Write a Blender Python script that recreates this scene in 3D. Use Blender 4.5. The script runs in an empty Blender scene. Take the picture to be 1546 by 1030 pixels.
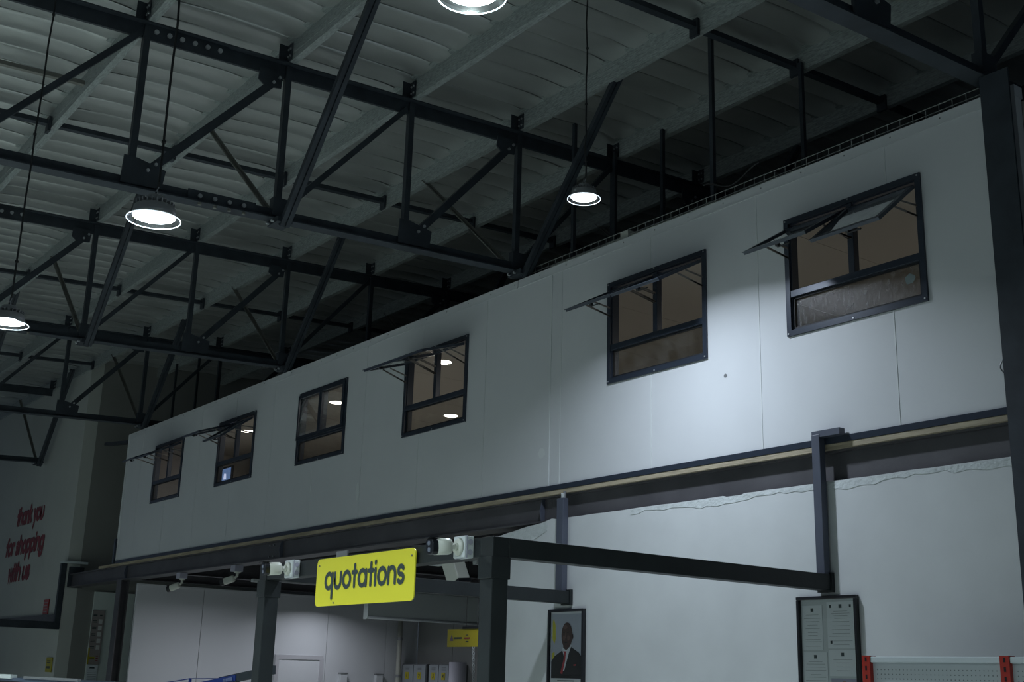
import bpy, math, random
from mathutils import Vector, Matrix

random.seed(7)
sc = bpy.context.scene
E = 1.6            # eye height: all z values below are measured from the eye, the floor is at -E
D = 6.74           # distance of the mezzanine wall
PI = math.pi

# ------------------------------------------------------------------ camera
yaw, pitch, roll = math.radians(53.55604), math.radians(15.73883), math.radians(1.66549)
fw = Vector((-math.sin(yaw) * math.cos(pitch), math.cos(yaw) * math.cos(pitch), math.sin(pitch)))
rt = Vector((math.cos(yaw), math.sin(yaw), 0))
up = rt.cross(fw)
r2 = math.cos(roll) * rt + math.sin(roll) * up
u2 = -math.sin(roll) * rt + math.cos(roll) * up
cam_data = bpy.data.cameras.new('camera')
cam = bpy.data.objects.new('camera', cam_data)
sc.collection.objects.link(cam)
m = Matrix((r2, u2, -fw)).transposed().to_4x4()
m.translation = Vector((0, 0, E))
cam.matrix_world = m
cam_data.sensor_width = 36.0
cam_data.lens = 1820.39 / 1546 * 36.0
cam_data.clip_end = 200
sc.camera = cam

# ------------------------------------------------------------------ world, exposure
w = bpy.data.worlds.new('world')
sc.world = w
w.use_nodes = True
w.node_tree.nodes['Background'].inputs[0].default_value = (0.38, 0.50, 0.68, 1)
w.node_tree.nodes['Background'].inputs[1].default_value = 0.12
sc.view_settings.view_transform = 'Standard'
sc.view_settings.look = 'None'
sc.view_settings.gamma = 1
sc.view_settings.use_curve_mapping = False
sc.view_settings.exposure = 0.0
sc.cycles.use_denoising = True
sc.cycles.max_bounces = 8
sc.cycles.diffuse_bounces = 4
sc.cycles.glossy_bounces = 3
sc.cycles.transparent_max_bounces = 12
sc.cycles.sample_clamp_indirect = 4.0
sc.cycles.caustics_reflective = False
sc.cycles.caustics_refractive = False
LAMP_W = 48.0          # watts of each high-bay lamp

# ------------------------------------------------------------------ materials
def mat(name, col, rough=0.6, metal=0.0, var=0.0, scale=6.0, bump=0.0, bscale=40.0, spec=None, stretch=None, emit=None, estr=0.0):
    M = bpy.data.materials.new(name)
    M.use_nodes = True
    nt = M.node_tree
    b = nt.nodes['Principled BSDF']
    b.inputs['Base Color'].default_value = (*col, 1)
    b.inputs['Roughness'].default_value = rough
    b.inputs['Metallic'].default_value = metal
    if spec is not None:
        b.inputs['Specular IOR Level'].default_value = spec
    tc = nt.nodes.new('ShaderNodeTexCoord')
    src = tc.outputs['Object']
    if stretch:
        mp = nt.nodes.new('ShaderNodeMapping')
        mp.inputs['Scale'].default_value = stretch
        nt.links.new(src, mp.inputs[0])
        src = mp.outputs[0]
    if var > 0:
        n = nt.nodes.new('ShaderNodeTexNoise')
        n.inputs['Scale'].default_value = scale
        n.inputs['Detail'].default_value = 5
        nt.links.new(src, n.inputs['Vector'])
        r = nt.nodes.new('ShaderNodeMapRange')
        r.inputs[1].default_value = 0.3
        r.inputs[2].default_value = 0.7
        r.inputs[3].default_value = 1 - var
        r.inputs[4].default_value = 1 + var
        nt.links.new(n.outputs[0], r.inputs[0])
        mx = nt.nodes.new('ShaderNodeVectorMath')
        mx.operation = 'SCALE'
        mx.inputs[0].default_value = col
        nt.links.new(r.outputs[0], mx.inputs['Scale'])
        nt.links.new(mx.outputs[0], b.inputs['Base Color'])
    if bump > 0:
        n2 = nt.nodes.new('ShaderNodeTexNoise')
        n2.inputs['Scale'].default_value = bscale
        n2.inputs['Detail'].default_value = 4
        nt.links.new(src, n2.inputs['Vector'])
        bp = nt.nodes.new('ShaderNodeBump')
        bp.inputs['Strength'].default_value = bump
        bp.inputs['Distance'].default_value = 0.02
        nt.links.new(n2.outputs[0], bp.inputs['Height'])
        nt.links.new(bp.outputs[0], b.inputs['Normal'])
    if emit:
        b.inputs['Emission Color'].default_value = (*emit, 1)
        b.inputs['Emission Strength'].default_value = estr
    return M

def glassmat(name, tint, gloss_rough, dirt=0.0, dscale=8.0, base_refl=0.06, dirtcol=(0.5, 0.5, 0.48), stretch=(1, 1, 1), lo=0.42):
    M = bpy.data.materials.new(name)
    M.use_nodes = True
    nt = M.node_tree
    nt.nodes.clear()
    out = nt.nodes.new('ShaderNodeOutputMaterial')
    tr = nt.nodes.new('ShaderNodeBsdfTransparent')
    tr.inputs[0].default_value = (*tint, 1)
    gl = nt.nodes.new('ShaderNodeBsdfGlossy')
    gl.inputs['Roughness'].default_value = gloss_rough
    gl.inputs[0].default_value = (1, 1, 1, 1)
    fr = nt.nodes.new('ShaderNodeLayerWeight')
    fr.inputs[0].default_value = 0.10
    ad = nt.nodes.new('ShaderNodeMath')
    ad.operation = 'MAXIMUM'
    ad.inputs[1].default_value = base_refl
    nt.links.new(fr.outputs['Fresnel'], ad.inputs[0])
    mx = nt.nodes.new('ShaderNodeMixShader')
    nt.links.new(ad.outputs[0], mx.inputs[0])
    nt.links.new(tr.outputs[0], mx.inputs[1])
    nt.links.new(gl.outputs[0], mx.inputs[2])
    last = mx
    if dirt > 0:
        df = nt.nodes.new('ShaderNodeBsdfDiffuse')
        df.inputs[0].default_value = (*dirtcol, 1)
        tc = nt.nodes.new('ShaderNodeTexCoord')
        mp = nt.nodes.new('ShaderNodeMapping')
        mp.inputs['Scale'].default_value = stretch
        n = nt.nodes.new('ShaderNodeTexNoise')
        n.inputs['Scale'].default_value = dscale
        n.inputs['Detail'].default_value = 8
        n.inputs['Roughness'].default_value = 0.7
        nt.links.new(tc.outputs['Object'], mp.inputs[0])
        nt.links.new(mp.outputs[0], n.inputs['Vector'])
        r = nt.nodes.new('ShaderNodeMapRange')
        r.inputs[1].default_value = lo
        r.inputs[2].default_value = 0.75
        if lo > 0.45:
            bp = nt.nodes.new('ShaderNodeBump'); bp.inputs['Strength'].default_value = 0.8; bp.inputs['Distance'].default_value = 0.004
            nt.links.new(n.outputs[0], bp.inputs['Height']); nt.links.new(bp.outputs[0], gl.inputs['Normal'])
        r.inputs[3].default_value = 0.0
        r.inputs[4].default_value = dirt
        nt.links.new(n.outputs[0], r.inputs[0])
        m2 = nt.nodes.new('ShaderNodeMixShader')
        nt.links.new(r.outputs[0], m2.inputs[0])
        nt.links.new(mx.outputs[0], m2.inputs[1])
        nt.links.new(df.outputs[0], m2.inputs[2])
        last = m2
    nt.links.new(last.outputs[0], out.inputs[0])
    return M

STEEL = mat('charcoal_steel', (0.034, 0.042, 0.052), 0.55, 0.0, 0.25, 5, 0.05, 30, 0.35)
STEELC = mat('charcoal_canopy_tube', (0.017, 0.021, 0.022), 0.5, 0.0, 0.2, 5, 0.05, 30, 0.35)
STEEL2 = mat('charcoal_beam_steel', (0.075, 0.073, 0.080), 0.5, 0.0, 0.2, 3, 0.05, 30)
STEEL3 = mat('blue_grey_steel_tube', (0.075, 0.085, 0.115), 0.45, 0.0, 0.12, 4)
STEELG = mat('grey_green_steel_angle', (0.20, 0.20, 0.18), 0.5, 0.2, 0.2, 8)
BOLT = mat('zinc_bolt', (0.42, 0.44, 0.46), 0.35, 0.5)
GALV = mat('galvanised_steel', (0.33, 0.365, 0.36), 0.40, 0.25, 0.34, 90, 0.05, 30, stretch=(0.2, 1, 1))
FOIL = mat('roof_insulation_foil', (0.46, 0.48, 0.47), 0.33, 0.55, 0.12, 2.2, 0.30, 5, stretch=(1, 0.5, 1))
PANEL = mat('white_sandwich_panel', (0.61, 0.63, 0.645), 0.42, 0.0, 0.03, 1.5)
PANELTRIM = mat('panel_edge_trim', (0.66, 0.69, 0.69), 0.4)
PLASTER = mat('painted_plaster', (0.58, 0.605, 0.61), 0.8, 0.0, 0.05, 2.0, 0.10, 5)
PLASTERLIP = mat('rough_plaster_edge', (0.56, 0.60, 0.60), 0.9, 0.0, 0.06, 12, 0.5, 26)
CREAM = mat('cream_painted_wall', (0.52, 0.545, 0.51), 0.75, 0.0, 0.04, 1.0, 0.1, 8)
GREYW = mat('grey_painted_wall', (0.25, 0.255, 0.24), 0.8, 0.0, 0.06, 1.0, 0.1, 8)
WHITEP = mat('lilac_white_partition', (0.58, 0.60, 0.62), 0.55, 0.0, 0.02, 1.0)
PALEG = mat('pale_green_white_board', (0.66, 0.74, 0.70), 0.6, 0.0, 0.03, 2.0)
FLOOR = mat('concrete_floor', (0.48, 0.50, 0.46), 0.5, 0.0, 0.12, 0.8, 0.05, 10)
OFFICE = mat('office_ceiling_board', (0.41, 0.40, 0.375), 0.85, 0.0, 0.03, 1.0)
OFFWALL = mat('office_wall_board', (0.40, 0.38, 0.35), 0.85, 0.0, 0.03, 1.0)
OFFFLOOR = mat('office_floor_vinyl', (0.60, 0.58, 0.54), 0.6)
DARKDECK = mat('dark_floor_deck', (0.12, 0.11, 0.125), 0.7, 0.0, 0.2, 3)
TIMBER = mat('raw_timber_strip', (0.36, 0.31, 0.22), 0.8, 0.0, 0.25, 9, 0.3, 30, stretch=(0.3, 3, 3))
WFRAME = mat('charcoal_aluminium', (0.035, 0.045, 0.065), 0.28, 0.25)
GASKET = mat('black_gasket', (0.012, 0.013, 0.015), 0.6)
ARM = mat('friction_stay_steel', (0.22, 0.21, 0.20), 0.35, 0.6)
GLASS = glassmat('clear_window_glass', (0.86, 0.86, 0.84), 0.02, 0.10, 5.0)
GLASSD = glassmat('dirty_window_glass', (0.42, 0.42, 0.40), 0.16, 0.42, 34.0, 0.03, (0.50, 0.52, 0.53), (1, 1, 0.40), 0.50)
GLASST = glassmat('tinted_sash_glass', (0.74, 0.74, 0.70), 0.05, 0.26, 3.0, 0.08, (0.5, 0.52, 0.48))
PICGLASS = glassmat('picture_glass', (0.95, 0.95, 0.95), 0.03, 0.0, 1.0, 0.05)
YELLOW = mat('yellow_sign_board', (0.86, 0.80, 0.05), 0.38, 0.0, 0.03, 2)
YELLOW2 = mat('mustard_sign_board', (0.42, 0.36, 0.02), 0.5)
INK = mat('dark_green_grey_ink', (0.040, 0.062, 0.062), 0.6)
RED = mat('red_paint_lettering', (0.24, 0.035, 0.042), 0.6)
REDP = mat('red_powder_coat', (0.36, 0.022, 0.012), 0.4)
WPLAST = mat('white_plastic', (0.62, 0.66, 0.66), 0.4)
WPLAST2 = mat('cream_plastic', (0.60, 0.62, 0.55), 0.35)
WPLASTL = mat('lilac_plastic', (0.42, 0.42, 0.50), 0.45)
BLACKP = mat('black_plastic', (0.010, 0.011, 0.014), 0.3)
LENS = mat('camera_lens_glass', (0.35, 0.38, 0.45), 0.15, 0.6)
GREYMET = mat('grey_metal', (0.24, 0.25, 0.26), 0.4, 0.3)
LEDRING = mat('lamp_clear_ring', (0.7, 0.75, 0.8), 0.3, 0.0, emit=(0.80, 0.93, 1.0), estr=1.3)
LED = mat('lamp_led_face', (1, 1, 1), 0.4, 0.0, emit=(0.86, 0.95, 1.0), estr=14.0)
SKIRT = glassmat('lamp_skirt', (0.88, 0.92, 0.95), 0.15, 0.08, 3, 0.08, (0.8, 0.85, 0.9))
WIRE = mat('black_cable', (0.012, 0.013, 0.014), 0.5)
LEDWARM = mat('downlight_face', (1, 1, 1), 0.5, emit=(1.0, 0.95, 0.84), estr=6.0)
TRAYW = mat('tray_wire', (0.42, 0.44, 0.42), 0.5)
CHROME = mat('bright_aluminium', (0.80, 0.80, 0.84), 0.3, 0.5)
LOCKER = mat('grey_locker', (0.27, 0.30, 0.32), 0.45)
LOCKERD = mat('grey_locker_side', (0.13, 0.14, 0.15), 0.5)
DUCT = mat('pale_duct_cladding', (0.64, 0.71, 0.70), 0.45)
PAPER = mat('paper', (0.72, 0.78, 0.80), 0.7)
PAPERB = mat('mounting_paper', (0.56, 0.62, 0.63), 0.7)
PRINTL = mat('pale_print', (0.22, 0.27, 0.28), 0.7)
PINK = mat('pink_tint_print', (0.40, 0.38, 0.40), 0.7)
LILAC = mat('lilac_print', (0.35, 0.36, 0.46), 0.7)
ORANGE = mat('orange_seal', (0.40, 0.22, 0.08), 0.7)
POSTER = mat('taupe_board', (0.32, 0.29, 0.28), 0.6)
BOARDSQ = mat('pale_square_print', (0.66, 0.68, 0.66), 0.6)
SKIN = mat('portrait_dark_skin_print', (0.075, 0.042, 0.033), 0.7)
SKINL = mat('portrait_skin_highlight_print', (0.14, 0.085, 0.068), 0.7)
SUIT = mat('portrait_suit_print', (0.022, 0.022, 0.020), 0.7)
SHIRT = mat('portrait_shirt_print', (0.66, 0.70, 0.75), 0.7)
TIE = mat('portrait_tie_print', (0.42, 0.05, 0.055), 0.7)
PICBG = mat('portrait_backdrop_print', (0.42, 0.46, 0.54), 0.7)
PICW = mat('portrait_white_mount', (0.68, 0.72, 0.75), 0.7)
FLAGY = mat('portrait_yellow_print', (0.60, 0.56, 0.05), 0.7)
BLUE = mat('blue_plastic', (0.015, 0.04, 0.22), 0.4)
BLUEL = mat('pale_blue_print', (0.18, 0.22, 0.40), 0.5)
SHELFB = mat('blue_grey_shelf_board', (0.09, 0.12, 0.17), 0.35)
CABINET = mat('plum_dark_board', (0.03, 0.025, 0.035), 0.6)
PEG = mat('pegboard_white', (0.44, 0.48, 0.50), 0.45)
PEGH = mat('pegboard_hole', (0.17, 0.19, 0.20), 0.8)
RAILW = mat('white_rail', (0.55, 0.60, 0.62), 0.28)
SCREEN = mat('screen_face', (0.02, 0.02, 0.03), 0.3, emit=(0.10, 0.17, 0.34), estr=0.9)
SCREENL = mat('screen_bright_patch', (0.02, 0.02, 0.03), 0.3, emit=(0.60, 0.68, 0.95), estr=0.9)
CARD = mat('brown_cardboard', (0.14, 0.10, 0.07), 0.8)

# ------------------------------------------------------------------ helpers
COL = sc.collection
ORG = {}

class MB:
    def __init__(s):
        s.v = []; s.f = []; s.tr = None
    def add(s, vs, fs):
        n = len(s.v)
        if s.tr:
            vs = [s.tr(Vector(p)) for p in vs]
        s.v += [tuple(p) for p in vs]
        s.f += [tuple(i + n for i in f) for f in fs]
        return s
    def box(s, x0, x1, y0, y1, z0, z1):
        return s.add([(x0, y0, z0), (x1, y0, z0), (x1, y1, z0), (x0, y1, z0), (x0, y0, z1), (x1, y0, z1), (x1, y1, z1), (x0, y1, z1)],
                     [(0, 3, 2, 1), (4, 5, 6, 7), (0, 1, 5, 4), (1, 2, 6, 5), (2, 3, 7, 6), (3, 0, 4, 7)])
    def sweep(s, p, q, prof, side):
        """prism of profile prof [(a,b)] from p to q; a runs along side, b along side x dir"""
        p = Vector(p); q = Vector(q)
        d = (q - p).normalized()
        a = Vector(side); a = (a - d * a.dot(d)).normalized()
        b = d.cross(a)
        n = len(prof)
        vs = [p + a * u + b * v for u, v in prof] + [q + a * u + b * v for u, v in prof]
        fs = [(i, (i + 1) % n, n + (i + 1) % n, n + i) for i in range(n)] + [tuple(range(n))[::-1], tuple(range(n, 2 * n))]
        return s.add(vs, fs)
    def bar(s, p, q, w_, h_, side=(1, 0, 0)):
        a, b = w_ / 2, h_ / 2
        return s.sweep(p, q, [(-a, -b), (a, -b), (a, b), (-a, b)], side)
    def tube(s, p, q, r, n=10, r1=None):
        p = Vector(p); q = Vector(q); r1 = r if r1 is None else r1
        d = (q - p).normalized()
        a = d.orthogonal().normalized(); b = d.cross(a)
        vs = [p + (a * math.cos(2 * PI * i / n) + b * math.sin(2 * PI * i / n)) * r for i in range(n)]
        vs += [q + (a * math.cos(2 * PI * i / n) + b * math.sin(2 * PI * i / n)) * r1 for i in range(n)]
        return s.add(vs, [(i, (i + 1) % n, n + (i + 1) % n, n + i) for i in range(n)] + [tuple(range(n))[::-1], tuple(range(n, 2 * n))])
    def path(s, pts, r, n=6):
        for a, b in zip(pts, pts[1:]):
            s.tube(a, b, r, n)
        return s
    def lathe(s, c, prof, n=32, close=False):
        vs = []; k = len(prof)
        for i in range(n):
            t = 2 * PI * i / n
            for r, z in prof:
                vs.append((c[0] + r * math.cos(t), c[1] + r * math.sin(t), c[2] + z))
        fs = []
        for i in range(n):
            j = (i + 1) % n
            for a in range(k - 1 if not close else k):
                b = (a + 1) % k
                fs.append((i * k + a, j * k + a, j * k + b, i * k + b))
        return s.add(vs, fs)
    def disc(s, c, r, n=28, up_=False, rx=None):
        vs = [(c[0] + r * math.cos(2 * PI * i / n), c[1] + r * math.sin(2 * PI * i / n), c[2]) for i in range(n)]
        f = tuple(range(n))
        return s.add(vs, [f if up_ else f[::-1]])
    def poly(s, pts, d):
        """extrude polygon pts (3D) by vector d"""
        n = len(pts); d = Vector(d)
        vs = [Vector(p) for p in pts] + [Vector(p) + d for p in pts]
        return s.add(vs, [tuple(range(n)), tuple(range(n, 2 * n))[::-1]] + [(i, n + i, n + (i + 1) % n, (i + 1) % n) for i in range(n)])
    def flat(s, pts):
        return s.add(pts, [tuple(range(len(pts)))])
    def build(s, name, m_, parent=None, smooth=False, origin=None, bevel=0.0):
        me = bpy.data.meshes.new(name)
        if parent is not None:
            o0 = ORG[parent.name]
        else:
            if origin is None:
                xs = [v[0] for v in s.v]; ys = [v[1] for v in s.v]; zs = [v[2] for v in s.v]
                origin = ((min(xs) + max(xs)) / 2, (min(ys) + max(ys)) / 2, min(zs))
            o0 = Vector(origin)
        me.from_pydata([(v[0] - o0[0], v[1] - o0[1], v[2] - o0[2]) for v in s.v], [], s.f)
        me.materials.append(m_)
        me.validate()
        if smooth:
            for p in me.polygons:
                p.use_smooth = True
        me.update()
        o = bpy.data.objects.new(name, me)
        COL.objects.link(o)
        ORG[o.name] = Vector(o0)
        if parent is not None:
            o.parent = parent
        else:
            o.location = (o0[0], o0[1], o0[2] + E)
        if bevel:
            md = o.modifiers.new('bevel', 'BEVEL')
            md.width = bevel; md.segments = 2; md.limit_method = 'ANGLE'
        return o

def thing(name, label, cat, loc, group=None, kind=None):
    o = bpy.data.objects.new(name, None)
    o.empty_display_size = 0.1
    COL.objects.link(o)
    o.location = (loc[0], loc[1], loc[2] + E)
    ORG[o.name] = Vector(loc)
    if label: o['label'] = label
    if cat: o['category'] = cat
    if group: o['group'] = group
    if kind: o['kind'] = kind
    return o

def struct(name, loc=(0, 0, 0), label=None):
    return thing(name, label, None, loc, kind='structure')

def tag(o, label=None, cat=None, group=None, kind=None):
    if label: o['label'] = label
    if cat: o['category'] = cat
    if group: o['group'] = group
    if kind: o['kind'] = kind
    return o

def ztop(y): return 5.18 + 0.052 * (y - 2.8)     # top of the trusses, underside of the purlins
def zbot(y): return 3.70 + 0.047 * (y - 2.8)     # underside of the bottom chords

# ------------------------------------------------------------------ setting: floor and walls
fl = MB().box(-31, 5, -9, 14, -E - 0.1, -E).build('floor', FLOOR)
tag(fl, 'grey concrete shop floor', kind='structure')

wl = struct('wall_left', (-26, 6.72, -E), 'cream painted hall wall left of the mezzanine, carrying red lettering')
MB().box(-30.5, -22.3, 6.72, 6.95, -E, 5.75).build('wall_panel', CREAM, wl)
wr = struct('wall_return', (-22.3, 10, -E), 'shaded grey return wall behind the left end of the mezzanine')
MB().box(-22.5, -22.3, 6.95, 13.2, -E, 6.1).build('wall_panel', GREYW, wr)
MB().box(-22.3, -22.25, 7.26, 12.6, -E, 1.34).build('pale_board', PALEG, wr)
wb = struct('wall_back', (-14, 13.2, -E), 'hall wall behind the mezzanine')
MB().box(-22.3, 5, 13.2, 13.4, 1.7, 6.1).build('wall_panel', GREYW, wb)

# plastered ground-floor wall, rough top edge that steps down to the left
wp = struct('wall_right', (-6.6, 6.75, -E), 'pale plastered wall under the mezzanine beam')
top = [(-9.32, 1.30)]
x = -9.32
random.seed(3)
while x < -8.55:
    x += 0.11
    top.append((x, 1.30 + (x + 9.32) / 0.8 * 0.09 + random.uniform(-0.006, 0.006)))
while x < -3.7:
    x += random.uniform(0.05, 0.13)
    top.append((min(x, -3.7), 1.394 + random.uniform(-0.0018, 0.0018) - (0.035 if abs(x + 6.28) < 0.05 else 0)))
pts = [(-9.32, 6.73, -E)] + [(a, 6.73, b) for a, b in top] + [(-3.7, 6.73, -E)]
MB().poly(pts, (0, 0.30, 0)).build('wall_panel', PLASTER, wp)
# cracked plaster lip along the top edge
lip = []
x = -7.4
while x < -3.95:
    lip.append((x, 1.345 + 0.016 * math.sin(x * 5.1) + random.uniform(-0.012, 0.012)))
    x += random.uniform(0.05, 0.12)
MB().poly([(a, 6.729, b) for a, b in lip] + [(-3.95, 6.729, 1.385), (-7.4, 6.729, 1.385)], (0, -0.002, 0)).build('plaster_lip', PLASTERLIP, wp)
MB().poly([(-9.2, 6.729, 1.22), (-9.0, 6.729, 1.26), (-8.7, 6.729, 1.23), (-8.5, 6.729, 1.30), (-8.5, 6.729, 1.38), (-9.2, 6.729, 1.30)], (0, -0.004, 0)).build('plaster_lip', PLASTERLIP, wp)

# ground-floor room under the mezzanine
pw = struct('wall_partition', (-19.3, 9.3, -E), 'lilac-white partition wall inside the quotation office')
ys = [6.96, 8.09, 9.22, 10.42, 11.62, 12.3]
for a, b in zip(ys, ys[1:]):
    MB().box(-19.36, -19.3, a + 0.004, b - 0.004, -E, 1.335).build('partition_panel', WHITEP, pw)
MB().box(-19.38, -19.36, 6.96, 12.3, -E, 1.335).build('backing', LOCKERD, pw)
MB().box(-19.30, -19.285, 6.96, 12.3, 1.305, 1.335).build('edge_trim', WHITEP, pw)
bk = struct('wall_rear', (-14, 12.3, -E), 'rear wall of the quotation office')
for k in range(9):
    x0 = -19.3 + 1.15 * k
    MB().box(x0 + 0.004, x0 + 1.146, 12.3, 12.36, -E, 1.6).build('rear_panel', mat('rear_panel_%d' % k, (0.27, 0.28, 0.27), 0.7), bk)
MB().box(-19.3, -8.9, 12.36, 12.4, -E, 1.6).build('backing', LOCKERD, bk)
iw = struct('wall_inner', (-9.2, 9.6, -E), 'inner side wall closing the quotation office')
MB().box(-9.32, -9.2, 7.04, 12.3, -E, 1.38).build('wall_panel', PLASTER, iw)

# ------------------------------------------------------------------ roof: foil-lined sheets, purlins, bridging
ce = struct('ceiling', (-12, 3, 5.4), 'ribbed roof sheeting lined with silver insulation foil')
RP = 0.32
NP = [2.81 + 1.29 * k for k in range(-6, 9)]
def sheet_mesh(seed):
    rnd = random.Random(seed)
    ph = [rnd.uniform(0, 6.28) for _ in range(12)]
    me = bpy.data.meshes.new('roof_sheet')
    vs = []; fs = []
    y0, y1, st = -5.2, 13.3, 0.1075
    ny = int((y1 - y0) / st)
    cols = []
    for r in range(3):
        for t in (0.0, 0.015, 0.05, 0.12, 0.28, 0.5, 0.72, 0.88, 0.95, 0.985):
            cols.append((r + t))
    cols.append(3.0)
    for u in cols:
        t = u - math.floor(u) if u < 3 else 1.0
        for j in range(ny + 1):
            y = y0 + st * j
            k = ((y - 2.81) / 1.29) % 1.0            # 0 at a purlin
            between = math.sin(PI * k)
            belly = math.sin(PI * t) ** 0.45
            r = int(min(u, 2.999))
            wob = 0.5 + 0.5 * math.sin(y * 1.7 + ph[r]) * math.sin(y * 4.3 + ph[r + 3])
            q_ = min(1.0, min(k, 1 - k) / 0.2); q_ = q_ * q_ * (3 - 2 * q_)
            z = 0.206 + 0.022 * q_ * (0.5 + 0.5 * wob) + 0.016 * between - belly * (0.022 + 0.018 * between)
            z += 0.004 * math.sin(y * 9 + ph[r + 6] + u * 5) * belly
            vs.append((u * RP, y, 5.18 + 0.052 * (y - 2.8) + z - 5.4))
    nc = len(cols)
    for i in range(nc - 1):
        for j in range(ny):
            a = i * (ny + 1) + j
            fs.append((a, a + 1, a + ny + 2, a + ny + 1))
    # folded foil seam hanging along every rib
    for r in range(3):
        i = cols.index(float(r)) if float(r) in cols else cols.index(r)
        n0 = len(vs)
        for j in range(ny + 1):
            x_, y_, z_ = vs[i * (ny + 1) + j]
            dd = 0.016 + 0.006 * math.sin(y_ * 3.1 + ph[r])
            vs.append((x_ + 0.003, y_, z_ + 0.004)); vs.append((x_ + 0.012, y_, z_ - dd))
        for j in range(ny):
            a = n0 + 2 * j
            fs.append((a, a + 1, a + 3, a + 2))
    me.from_pydata(vs, [], fs)
    for p in me.polygons: p.use_smooth = True
    me.materials.append(FOIL)
    return me
SM = [sheet_mesh(i) for i in range(3)]
for k in range(36):
    o = bpy.data.objects.new('roof_sheet', SM[k % 3])
    COL.objects.link(o)
    o.parent = ce
    o.location = (-30.7 + k * 3 * RP + 12, -3, 0)
# roof deck above the foil keeps the space closed
MB().poly([(-31, -5.3, ztop(-5.3) + 0.30), (5, -5.3, ztop(-5.3) + 0.30), (5, 13.4, ztop(13.4) + 0.30), (-31, 13.4, ztop(13.4) + 0.30)], (0, 0, 0.06)).build('roof_deck', GREYMET, ce)

for y in NP:
    if y > 13: continue
    xe = -22.3 if y > 6.72 else -30.7
    z = ztop(y)
    # lipped Z section: web 0.2, flanges 0.065
    t = 0.008
    prof = [(0, 0), (0.065, 0), (0.065, 0.02), (0.065 - t, 0.02), (0.065 - t, t), (t, t), (t, 0.2), (-0.06, 0.2), (-0.06, 0.2 - t), (0, 0.2 - t)]
    b = MB()
    n = len(prof)
    vs = [(xe, y + u, z + v) for u, v in prof] + [(4.9, y + u, z + v) for u, v in prof]
    b.add(vs, [(i, (i + 1) % n, n + (i + 1) % n, n + i) for i in range(n)] + [tuple(range(n)), tuple(range(n, 2 * n))[::-1]])
    # stiffening crease and lap joint marks along the web
    b.box(xe, 4.9, y - 0.004, y, z + 0.062, z + 0.068)
    pu = b.build('purlin', GALV, ce)
    for xt in (1.17, -3.95, -9.07, -14.21, -19.35, -24.5):
        if xt < xe: continue
        c = MB().box(xt + 0.02, xt + 0.028, y - 0.09, y - 0.002, z, z + 0.17)
        c.box(xt + 0.028, xt + 0.12, y - 0.010, y - 0.003, z + 0.01, z + 0.17)
        cl = c.build('cleat', STEEL, pu)
        bb = MB()
        for dz in (0.05, 0.12):
            for dx in (0.055, 0.095):
                bb.tube((xt + dx, y - 0.010, z + dz), (xt + dx, y - 0.020, z + dz), 0.010, 8)
        bb.build('bolts', BOLT, pu)['kind'] = 'stuff'
for xb in (-1.4, -6.52, -11.68, -17.02, -22.1):
    for a, b_ in zip(NP, NP[1:]):
        if b_ > 12: continue
        if xb < -22 and a > 6.0: continue
        z0, z1 = ztop(a) + 0.06, ztop(b_) + 0.06
        b = MB().bar((xb, a + 0.07, z0), (xb, b_ - 0.02, z1), 0.05, 0.07, (0, 0, 1))
        b.box(xb - 0.05, xb + 0.05, b_ - 0.035, b_ - 0.005, z1 - 0.10, z1 + 0.06)
        b.build('bridging_bar', STEEL, ce)
b = MB().bar((-10.6, 0.4, ztop(0.4) + 0.05), (-10.58, 2.79, ztop(2.79) + 0.05), 0.04, 0.05, (0, 0, 1))
b.build('bridging_bar', STEELG, ce)
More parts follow.
